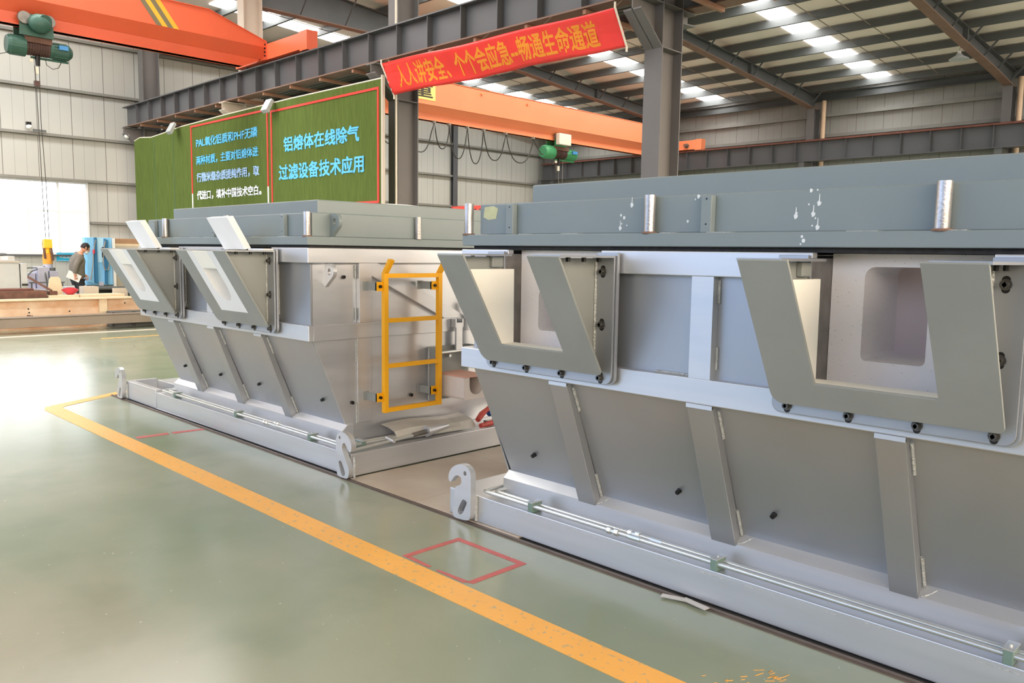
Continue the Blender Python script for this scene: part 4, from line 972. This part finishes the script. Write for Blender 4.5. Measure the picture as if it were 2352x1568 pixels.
# ================================================================ floor markings and plates
def flat(name, m, lab, cat, quads, z=.0025, grp=None, kind=None):
    b = B()
    for q in quads: b.hexa([(x, y, .0004) for x, y in q], [(x, y, z) for x, y in q])
    o = b.build(name, m, root=(quads[0][0][0], quads[0][0][1], 0)); return tag(o, lab, cat, grp, kind)
flat('floor_line', 'floor_yellow', 'long yellow line painted along the floor in front of the furnaces', 'floor marking',
     [[(-8.85, 2.40), (3.5, 2.38), (3.5, 2.545), (-8.85, 2.565)], [(-9.0, 2.45), (-8.85, 2.40), (-8.85, 2.565), (-8.92, 2.6)], [(-9.0, 2.45), (-8.92, 2.6), (-9.36, 3.35), (-9.5, 3.35)], [(-9.5, 3.35), (-9.36, 3.35), (-9.36, 8.5), (-9.5, 8.5)]])
flat('floor_mark', 'red_paint', 'faded red square painted on the floor beside the yellow line', 'floor marking',
     [[(-3.34, 2.94), (-2.81, 2.94), (-2.81, 2.975), (-3.34, 2.975)], [(-3.34, 2.575), (-3.305, 2.575), (-3.305, 2.94), (-3.34, 2.94)], [(-2.845, 2.585), (-2.81, 2.60), (-2.81, 2.94), (-2.845, 2.94)],
      [(-3.30, 2.575), (-3.12, 2.572), (-3.12, 2.592), (-3.30, 2.60)], [(-3.06, 2.572), (-2.85, 2.572), (-2.85, 2.60), (-3.06, 2.588)]])
flat('floor_mark', 'red_paint', 'short red line painted across the floor by the further furnace base', 'floor marking', [[(-7.07, 2.60), (-7.0, 2.60), (-6.99, 2.86), (-7.06, 2.87)], [(-7.06, 2.90), (-6.99, 2.90), (-6.97, 3.17), (-7.02, 3.17)]])
random.seed(5); sm_ = []
for cx_, cy_, nn in ((-1.36, 2.84, 18), (-1.52, 2.655, 8), (-1.40, 2.73, 8)):
    for k in range(nn):
        x = random.gauss(cx_, .045); y = random.gauss(cy_, .022); a = random.uniform(.8, 1.4); L = random.uniform(.006, .022); wd = random.uniform(.0008, .002)
        dx, dy = math.cos(a) * L, math.sin(a) * L; ex, ey = -math.sin(a) * wd, math.cos(a) * wd
        sm_.append([(x - dx - ex, y - dy - ey), (x + dx - ex, y + dy - ey), (x + dx + ex, y + dy + ey), (x - dx + ex, y - dy + ey)])
flat('paint_smear', 'floor_yellow', 'scratchy yellow paint smears on the floor near the near furnace base', 'floor marking', sm_, .0018, kind='stuff')
flat('floor_line', 'floor_yellow', 'thin yellow line on the floor in front of the long steel channel', 'floor marking', [[(-15.32, 5.1), (-15.24, 5.1), (-15.24, 9.1), (-15.32, 9.1)]])
flat('floor_patch', 'beige_steel', 'pale steel strip on the floor in front of the long steel channel', 'strip', [[(-16.55, -1), (-16.35, -1), (-16.35, 9.2), (-16.55, 9.2)]], .006)
struct(B().box(-9.3, 3.5, 3.166, 3.171, 0, .004).box(-9.3, 3.5, 3.171, 3.181, 0, .0015).box(-9.3, 3.5, 3.181, 3.20, 0, .008).build('trim_1', 'floor_edge', root=(-9.3, 3.166, 0)), 'dark steel edge strip in the floor along the furnace bases')
struct(B().box(-9.3, 3.5, 3.2, 3.26, 0.0003, .0021).build('trim_2', 'gasket', root=(-9.3, 3.2, 0)), 'dark gap in the floor under the furnace bases')
fp = [('pale steel floor plate at the foot of the further furnace base', -4.76, -4.03, 3.205, 3.64, .007), ('pale steel floor plate next to the hook of the near furnace', -4.02, -3.1, 3.205, 3.62, .010),
      ('wide brown steel floor plate between the furnaces, the nearer one', -4.76, -3.0, 3.645, 4.30, .005), ('wide brown steel floor plate between the furnaces, the middle one', -4.76, -3.0, 4.305, 5.10, .005), ('wide brown steel floor plate between the furnaces, the far one', -4.76, -3.0, 5.105, 6.6, .005)]
for l, a, b, c, d, z in fp:
    tag(B().box(a, b, c, d, 0, z).build('floor_plate', 'steel_floor_plate', root=(a, c, 0), bevel=.0015), l, 'plate', 'steel floor plates between the furnaces')
for i, (x, y, a) in enumerate(((-2.02, 3.16, .3), (-1.92, 3.165, -.15))):
    c_, s_ = math.cos(a), math.sin(a)
    q = [(x + c_ * u - s_ * v, y + s_ * u + c_ * v) for u, v in ((-.07, -.018), (.07, -.018), (.07, .018), (-.07, .018))]
    b = B().hexa([(p[0], p[1], .0095 + .003 * i) for p in q], [(p[0], p[1], .0125 + .003 * i) for p in q])
    tag(b.build('metal_shim', 'sheet_metal', root=(x, y, .01)), ['pale metal shim lying at the foot of the near furnace base, left one', 'pale metal shim lying at the foot of the near furnace base, right one'][i], 'shim', 'metal shims by the near base')

# ================================================================ far left work area
tag(B().prism([(-16.92, .115), (-16.92, .275), (-16.895, .30), (-17.25, .30), (-17.25, .285), (-16.94, .27), (-16.94, .13), (-17.25, .13), (-17.25, .115)], 'y', -2.0, 8.6).build('steel_channel', 'channel_steel', root=(-17, 3, 0)), 'long dull steel channel lying on the floor in front of the rusty beam', 'channel')
for i, y in enumerate((-1, 3.2, 7.8)):
    tag(B().box(-17.2, -17.0, y, y + .12, 0, .1145).build('packing_block', 'black_bolt', root=(-17, y, 0)), 'dark packing block under the long steel channel, %s from the left' % ordw(i), 'block', 'packing blocks under the channel')
rbm = thing('rusty_beam', 'pale rust streaked steel beam lying behind the long channel', 'beam', (-17.75, 3, 0))
B().box(-17.78, -17.76, -2.0, 8.4, .03, .565).build('web', 'rust_pale', rbm)
B().box(-17.92, -17.62, -2.0, 8.4, .565, .595).build('flange', 'plank', rbm)
B().box(-17.92, -17.62, -2.0, 8.4, 0, .03).build('flange', 'rust_pale', rbm)
m = B()
for y, z in ((4.62, .40), (4.63, .33), (4.68, .26), (4.40, .24), (5.35, .33), (6.42, .46)): m.cyl((-17.758, y, z), (-17.752, y, z), .016, n=8)
m.build('bolt_hole', 'black_bolt', rbm)
B().box(-17.76, -17.70, 5.9, 6.05, .03, .565).build('stiffener', 'plank', rbm)
hk = B().tube([(-17.735, 4.585, .22), (-17.735, 4.60, .275), (-17.735, 4.64, .27), (-17.735, 4.66, .21), (-17.735, 4.65, .17)], .017, 6)
hk.build('hook', 'rail_rust', rbm)
st_ = thing('steel_step', 'grey steel block on the floor in front of the rusty beam, right end', 'block', (-17.4, 6.45, 0))
B().box(-17.57, -17.28, 5.98, 6.98, 0, .325).build('block', 'cabinet_dark', st_, bevel=.01)
m = B()
for y in (5.94, 6.32, 6.36): m.box(-17.279, -17.27, y + .06, y + .085, .02, .315)
m.build('groove', 'black_bolt', st_)
def slab(lab, m, x0, x1, y0, y1, z0, z1, name='steel_offcut', cat='offcut', grp=None, bevel=.008):
    return tag(B().box(x0, x1, y0, y1, z0, z1).build(name, m, root=((x0 + x1) / 2, (y0 + y1) / 2, z0), bevel=bevel), lab, cat, grp)
slab('dark rusty block lying behind the rusty beam at the left edge', 'rust_dark', -18.6, -18.05, 2.6, 5.04, .0, .735, 'rusty_block', 'block')
slab('flat brown board lying on the dark rusty block', 'rail_rust', -18.60, -18.20, 4.25, 4.85, .736, .775, 'board', 'board')
slab('pale plank bundle behind the rusty beam, the left one', 'plank', -18.35, -18.0, 5.06, 5.62, .0, .64, 'plank_bundle', 'planks', 'plank bundles behind the rusty beam')
slab('pale plank bundle behind the rusty beam, the long right one', 'plank', -18.45, -18.02, 5.64, 6.52, .0, .64, 'plank_bundle', 'planks', 'plank bundles behind the rusty beam')
slab('small red and grey block on the left plank bundle', 'rust_dark', -18.25, -18.1, 5.10, 5.25, .641, .72, 'block', 'block')
slab('grey clamp block at the right end of the long plank bundle', 'beige_steel', -18.55, -18.47, 6.45, 6.75, 0, .74, 'clamp_block', 'block')
slab('small pale box behind the long plank bundle', 'beige_steel', -18.9, -18.6, 5.9, 6.2, 0, .78, 'box', 'box')
bo = B().prism([(5.28, .0), (5.57, .0), (5.57, .70), (5.52, .95), (5.48, .985), (5.36, .985), (5.32, .95), (5.28, .72)], 'x', -18.86, -18.83)
tag(bo.build('rounded_board', 'plank', root=(-18.85, 5.42, 0), bevel=.004), 'pale rounded board standing upright behind the plank bundles', 'board')
tag(B().bar((-17.96, 5.10, .735), (-18.35, 4.80, 1.0), .05, .03).build('wooden_batten', 'rust_dark', root=(-18.1, 5.0, .65)), 'dark wooden batten leaning by the rusty block', 'batten')
bw_ = B(); n_ = 20; BS = .56
prof = [(.02, 0), (.10, .0), (.20, .05), (.27, .12), (.285, .14), (.262, .125), (.19, .062), (.10, .018), (.0, .018)]
vs = [( -18.20 + r * BS * .9 * math.cos(2 * math.pi * k / n_), 5.51 + r * BS * math.sin(2 * math.pi * k / n_), .641 + z * .85 + (.022 * math.cos(2 * math.pi * k / n_ * 2 + .6) if z > .1 else 0)) for r, z in prof for k in range(n_)]
fs = [(i * n_ + k, i * n_ + (k + 1) % n_, (i + 1) * n_ + (k + 1) % n_, (i + 1) * n_ + k) for i in range(len(prof) - 1) for k in range(n_)] + [tuple(range(n_))]
tag(bw_._add(vs, fs).build('bowl', 'bowl_red', root=(-18.20, 5.51, .641), smooth=True), 'red plastic bowl resting on the plank bundles', 'bowl')
# grey cabinets at the far left
cb = thing('control_cabinet', 'large grey steel cabinet at the left edge below the window', 'cabinet', (-22.3, 5.2, 0))
B().box(-22.7, -22.0, 4.2, 5.575, 0, 1.225).build('body', 'cabinet_grey', cb, bevel=.008)
B().box(-22.72, -21.97, 4.18, 5.60, 1.226, 1.255).build('cover_plate', 'beige_steel', cb)
cb2 = thing('control_cabinet', 'small grey cabinet beside the large one, with a dark handle', 'cabinet', (-22.3, 5.66, 0))
B().box(-22.55, -22.0, 5.60, 5.74, 0, 1.2).build('body', 'cabinet_grey', cb2, bevel=.006)
B().box(-21.998, -21.95, 5.61, 5.735, .68, .72).build('handle', 'black_bolt', cb2)
B().box(-21.998, -21.99, 5.61, 5.73, .74, 1.17).build('door', 'cabinet_grey', cb2)
cb3 = thing('control_cabinet', 'low grey console box on top of the large grey cabinet', 'cabinet', (-22.3, 5.2, 1.256))
B().box(-22.6, -22.05, 4.3, 5.50, 1.256, 1.375).build('body', 'cabinet_grey', cb3, bevel=.006)
B().box(-22.049, -22.04, 5.22, 5.36, 1.28, 1.36).build('label_plate', 'white_frame', cb3)
tag(B().sphere((-22.3, 5.29, 1.41), .1, .13, .035).build('cloth_rag', 'cabinet_dark', root=(-22.3, 5.29, 1.376)), 'dark rag lying on the grey console box', 'rag')
# lilac machine with its orange arm
mc = thing('lilac_machine', 'pale lilac machine with pipes below the window', 'machine', (-23.0, 6.3, 0))
B().box(-23.4, -22.7, 5.95, 6.75, 0, .56).build('bed', 'lilac', mc, bevel=.01)
B().box(-23.3, -22.8, 6.2, 6.42, .56, 1.1).box(-23.2, -22.85, 6.46, 6.66, .56, 1.0).box(-23.3, -23.0, 6.0, 6.18, .56, .95).build('head', 'lilac', mc, bevel=.01)
B().cyl((-22.95, 6.56, 1.0), (-22.95, 6.56, 1.08), .07, n=12).build('knob', 'cabinet_dark', mc)
m = B()
for y in (6.0, 6.35, 6.7): m.tube([(-22.68, y, .3), (-22.68, y, .72)], .018, 6)
m.tube([(-22.68, 5.95, .72), (-22.68, 6.75, .72)], .018, 6)
m.build('rail', 'cabinet_dark', mc)
m = B().tube([(-22.9, 6.22, 1.05), (-22.8, 6.05, 1.0), (-22.8, 5.92, .85), (-22.8, 5.9, .62)], .016, 6).tube([(-22.9, 6.2, 1.08), (-22.9, 6.0, 1.08), (-22.9, 5.78, .98)], .016, 6)
m.tube([(-22.9, 6.36, 1.12), (-22.78, 6.35, .9), (-22.78, 6.38, .7)], .02, 6)
m.build('hose', 'cabinet_dark', mc)
ra = thing('robot_arm', 'orange yellow robot arm standing against the window', 'robot', (-23.6, 6.6, 0))
B().box(-23.9, -23.5, 6.45, 6.85, 0, .30).build('plinth', 'cabinet_dark', ra)
B().tube([(-23.7, 6.67, .3), (-23.7, 6.67, 1.2)], .12, 14, True, [.15, .11]).build('column', 'lilac', ra, smooth=True)
B().tube([(-23.7, 6.67, 1.16), (-23.7, 6.67, 1.30), (-23.7, 6.655, 1.5), (-23.7, 6.645, 1.68), (-23.7, 6.65, 1.80)], .1, 12, True, [.12, .125, .085, .10, .08]).build('upper_arm', 'robot_yellow', ra, smooth=True)
B().tube([(-23.58, 6.58, 1.30), (-23.58, 6.56, 1.55), (-23.60, 6.56, 1.79)], .03, 8).tube([(-23.58, 6.76, 1.25), (-23.58, 6.74, 1.5), (-23.62, 6.72, 1.78)], .03, 8).build('cable_guard', 'rust_dark', ra)
# sign on the wall
sg_ = thing('wall_sign', 'cyan sign with white lettering on the far wall behind the person', 'sign', (-25.95, 8.0, 1.3))
B().box(-25.998, -25.96, 7.55, 8.38, 1.20, 1.455).build('panel', 'sign_cyan', sg_)
text_part('中医集团', 0, 0, 0, 0, 0, 'letter_white_and_glare', sg_, bold=.014, fn=lambda u, t, d: (-25.959 + d * .3, 7.62 + .36 * u, 1.285 + .085 * t))
m = B().box(-25.959, -25.956, 7.57, 8.36, 1.215, 1.222).box(-25.959, -25.956, 7.57, 8.36, 1.433, 1.44)
m.build('border', 'letter_white_and_glare', sg_)
# blue machine
bm_ = thing('blue_machine', 'tall blue machine panel with hanging hoses behind the person', 'machine', (-23.0, 7.7, 0))
B().box(-23.25, -23.05, 7.38, 8.05, .62, 1.87).build('panel', 'panel_blue', bm_, bevel=.01)
B().prism([(7.58, .70), (7.66, .66), (7.66, 1.87), (7.60, 1.87)], 'x', -23.049, -22.98).build('dark_column', 'panel_deep', bm_)
B().prism([(7.84, .66), (7.90, .63), (7.94, 1.80), (7.86, 1.84)], 'x', -23.049, -22.98).build('dark_column', 'panel_deep', bm_)
B().box(-23.049, -23.03, 7.665, 7.835, 1.22, 1.86).build('light_panel', 'panel_pale', bm_)
B().prism([(7.40, .72), (7.56, .66), (7.59, 1.84), (7.42, 1.86)], 'x', -23.049, -23.0).build('side_panel', 'panel_blue', bm_)
B().box(-23.3, -23.0, 8.06, 8.12, .55, 1.86).build('side_post', 'white_frame', bm_)
B().box(-23.1, -23.02, 7.68, 7.80, .60, .70).build('control_pad', 'lilac', bm_)
m = B().tube([(-22.96, 7.86, 1.78), (-22.94, 7.80, 1.5), (-22.94, 7.78, 1.2), (-22.94, 7.82, 1.02), (-22.94, 7.90, 1.03), (-22.94, 7.95, 1.2), (-22.96, 7.93, 1.6)], .014, 7)
m.tube([(-22.97, 7.62, 1.80), (-22.95, 7.56, 1.5), (-22.95, 7.52, 1.1), (-22.95, 7.46, .75)], .012, 6)
m.build('hose', 'cable_pale', bm_, smooth=True)
B().cyl((-22.95, 7.565, 1.55), (-22.95, 7.56, 1.45), .03, n=8).build('valve', 'bowl_red', bm_)
B().box(-22.97, -22.93, 7.77, 7.81, 1.35, 1.62).build('grip', 'black_bolt', bm_)
B().box(-23.4, -22.9, 7.1, 8.15, .50, .549).box(-23.4, -22.9, 7.1, 7.15, 0, .50).box(-23.4, -22.9, 8.10, 8.15, 0, .5).box(-23.4, -23.36, 7.15, 8.1, 0, .5).build('stand', 'cabinet_dark', bm_)
B().box(-23.25, -23.05, 7.45, 8.0, .549, .62).build('foot', 'cabinet_dark', bm_)
wb = thing('crate', 'brown crate on a tall beige cabinet right of the blue machine', 'crate', (-23.6, 8.6, 1.66))
B().box(-23.9, -23.4, 8.24, 8.95, 1.661, 1.86).build('body', 'wood_brown', wb, bevel=.01)
B().box(-23.39, -23.38, 8.26, 8.93, 1.665, 1.72).build('slat', 'plank', wb)
slab('tall beige cabinet behind the blue machine', 'beige_steel', -23.95, -23.35, 8.18, 9.0, 0, 1.66, 'cabinet', 'cabinet')
wt = thing('work_table', 'dark steel work table beside the person', 'table', (-22.3, 7.6, 0))
B().box(-22.6, -21.9, 7.05, 8.3, .56, .60).build('tabletop', 'cabinet_dark', wt)
for x in (-22.55, -21.95):
    for y in (7.09, 8.26): B().box(x - .025, x + .025, y - .025, y + .025, 0, .56).build('leg', 'cabinet_dark', wt)
slab('light grey chest left of the person', 'cabinet_grey', -22.6, -22.2, 6.62, 6.95, 0, .62, 'chest', 'chest')

# ================================================================ the person
PX, PYY = -21.6, 6.74
pe = thing('person', 'person in a grey jacket and dark trousers looking down, holding a white board', 'person', (PX, PYY, 0))
def skin_obj(name, m, chains, parent, sub=2):
    """chains: lists of (x, y, z, r) joined where points coincide"""
    vs = []; es = []; rs = []; idx = {}
    for ch in chains:
        prev = None
        for (x, y, z, r) in ch:
            k = (round(x, 4), round(y, 4), round(z, 4))
            if k not in idx: idx[k] = len(vs); vs.append((x, y, z)); rs.append(r)
            if prev is not None: es.append((prev, idx[k]))
            prev = idx[k]
    me = bpy.data.meshes.new(name); off = Vector(wloc(parent)) if parent else Vector((0, 0, 0))
    me.from_pydata([Vector(p) + Vector((PX, PYY, 0)) - off for p in vs], es, [])
    o = bpy.data.objects.new(name, me); COL.objects.link(o); o.parent = parent; LOC[o.name] = wloc(parent)
    sk = o.modifiers.new('skin', 'SKIN'); sk.use_smooth_shade = True
    for i, d in enumerate(me.skin_vertices[0].data):
        r = rs[i]; d.radius = (r, r) if not isinstance(r, tuple) else r
    me.skin_vertices[0].data[0].use_root = True
    ss = o.modifiers.new('subsurf', 'SUBSURF'); ss.levels = sub; ss.render_levels = sub
    me.materials.append(MATS[m]); return o
# local frame: +y is where the person faces, x toward the camera side
pel = (0, 0, .90, .12)
body = [[pel, (0, -.01, 1.08, .125), (0, .0, 1.25, .14), (0, .03, 1.40, .10), (0, .08, 1.48, .055), (0, .13, 1.53, .055)],
        [pel, (.09, 0, .84, .085), (.10, .02, .47, .058), (.10, -.01, .10, .042), (.10, .12, .04, .035)],
        [pel, (-.09, 0, .84, .085), (-.10, .06, .47, .058), (-.10, .05, .10, .042), (-.10, .18, .04, .035)],
        [(0, .03, 1.40, .10), (.17, .0, 1.36, .06), (.235, -.13, 1.14, .045), (.225, -.138, 1.0, .034), (.215, -.142, .94, .030)],
        [(0, .03, 1.40, .10), (-.17, .01, 1.36, .06), (-.215, .0, 1.12, .045), (-.19, .16, .96, .034), (-.18, .21, .92, .030)]]
bo_ = skin_obj('body', 'skin', body, pe)
# head with face, tilted down
hc = Vector((PX, PYY + .185, 1.59))
h = B().sphere((0, 0, 0), .078, .098, .112, 20, 14)
hv = []
R_ = Matrix.Rotation(math.radians(-32), 3, 'X')
for p in h.v:
    x, y, z = p
    if y > 0: y *= 1.0; 
    if z < -.03 and y > 0: y += .012; x *= .9
    hv.append(tuple(hc + R_ @ Vector((x, y, z))))
h.v = hv
hp = lambda x, y, z: tuple(hc + R_ @ Vector((x, y, z)))
h.build('head', 'skin', bo_, smooth=True)
B().tube([hp(0, .090, .02), hp(0, .112, -.012), hp(0, .118, -.024), hp(0, .098, -.036)], .01, 8, True, [.008, .012, .015, .01]).build('nose', 'skin', bo_, smooth=True)
for s in (-1, 1):
    B().sphere(hp(s * .079, -.005, -.005), .012, .022, .032, 10, 7).build('ear', 'skin', bo_, smooth=True)
    B().sphere(hp(s * .032, .089, .012), .012, .009, .007, 10, 6).build('eye', 'hair', bo_, smooth=True)
B().tube([hp(-.03, .088, -.064), hp(0, .098, -.066), hp(.03, .088, -.064)], .006, 6).build('mouth', 'bowl_red', bo_)
mk = B().sphere((0, 0, 0), .062, .05, .05, 16, 10)
mk.v = [hp(x, y + .072, z - .078) for x, y, z in mk.v]
mk.build('chin_mask', 'mask', pe, smooth=True)
hr = B().sphere((0, 0, 0), .086, .108, .118, 20, 14)
hr.v = [hp(x, (y - .014) if not (y > .02 and z < .05) else min(y, .045), z + .012 if z > -.045 else -.033 + .2 * (z + .045)) for x, y, z in hr.v]
hr.build('hair', 'hair', pe, smooth=True)
# jacket: torso and two sleeves; trousers
j0 = (0, -.015, .80, (.19, .185))
jk = [[j0, (0, -.025, .95, (.195, .185)), (0, -.03, 1.15, (.20, .185)), (0, -.01, 1.32, (.185, .15)), (0, .03, 1.42, (.12, .11)), (0, .075, 1.475, (.075, .075))],
      [(0, -.01, 1.32, (.185, .15)), (.18, -.005, 1.35, .088), (.235, -.13, 1.14, .072), (.228, -.135, 1.03, .062), (.220, -.14, .965, .054)],
      [(0, -.01, 1.32, (.185, .15)), (-.18, .01, 1.35, .088), (-.222, .0, 1.12, .068), (-.20, .12, .99, .056), (-.19, .17, .955, .048)]]
jo = skin_obj('jacket', 'jacket', jk, pe)
tk = [[(0, 0, .90, .15), (.09, 0, .80, .105), (.10, .02, .48, .08), (.10, -.01, .07, .068)], [(0, 0, .90, .15), (-.09, 0, .80, .105), (-.10, .06, .48, .08), (-.10, .05, .07, .068)]]
skin_obj('trousers', 'trousers', tk, pe)
for s, dy in ((1, 0), (-1, .06)):
    B().sphere((PX + s * .10, PYY + .07 + dy, .045), .05, .14, .045).build('shoe', 'black_bolt', pe, smooth=True)
# hands: palm and five fingers each, the near one closed on the board edge
def hand(px, py, pz, sgn):
    pa = skin_obj('hand', 'skin', [[(px, py - .005, pz + .055, .026), (px, py, pz + .02, (.018, .034)), (px, py + .01, pz - .03, (.016, .036))]], bo_, 2)
    for k, (dy, L) in enumerate(((-.030, .060), (-.010, .070), (.011, .066), (.030, .052))):
        skin_obj('finger', 'skin', [[(px, py + .01 + dy, pz - .03, .0095), (px + sgn * .012, py + .012 + dy * 1.05, pz - .03 - L * .45, .009), (px + sgn * .004, py + .014 + dy * 1.05, pz - .03 - L * .8, .0085), (px - sgn * .012, py + .014 + dy, pz - .03 - L * .95, .008)]], pa, 1)
    skin_obj('thumb', 'skin', [[(px, py + .032, pz + .012, .012), (px - sgn * .016, py + .056, pz - .012, .010), (px - sgn * .022, py + .058, pz - .04, .009)]], pa, 1)
hand(.214, -.135, .915, 1)
hand(-.175, .235, .885, -1)
# the white board in the hand (a thing of its own)
q = [Vector((PX + .206, 6.40, .893)), Vector((PX + .206, 6.475, 1.059)), Vector((PX + .200, 6.75, .911)), Vector((PX + .200, 6.676, .753))]
tag(B().plate(q, (.010, 0, 0)).build('clipboard', 'paper', root=tuple(q[0])), 'white board held at the hip by the person', 'clipboard')
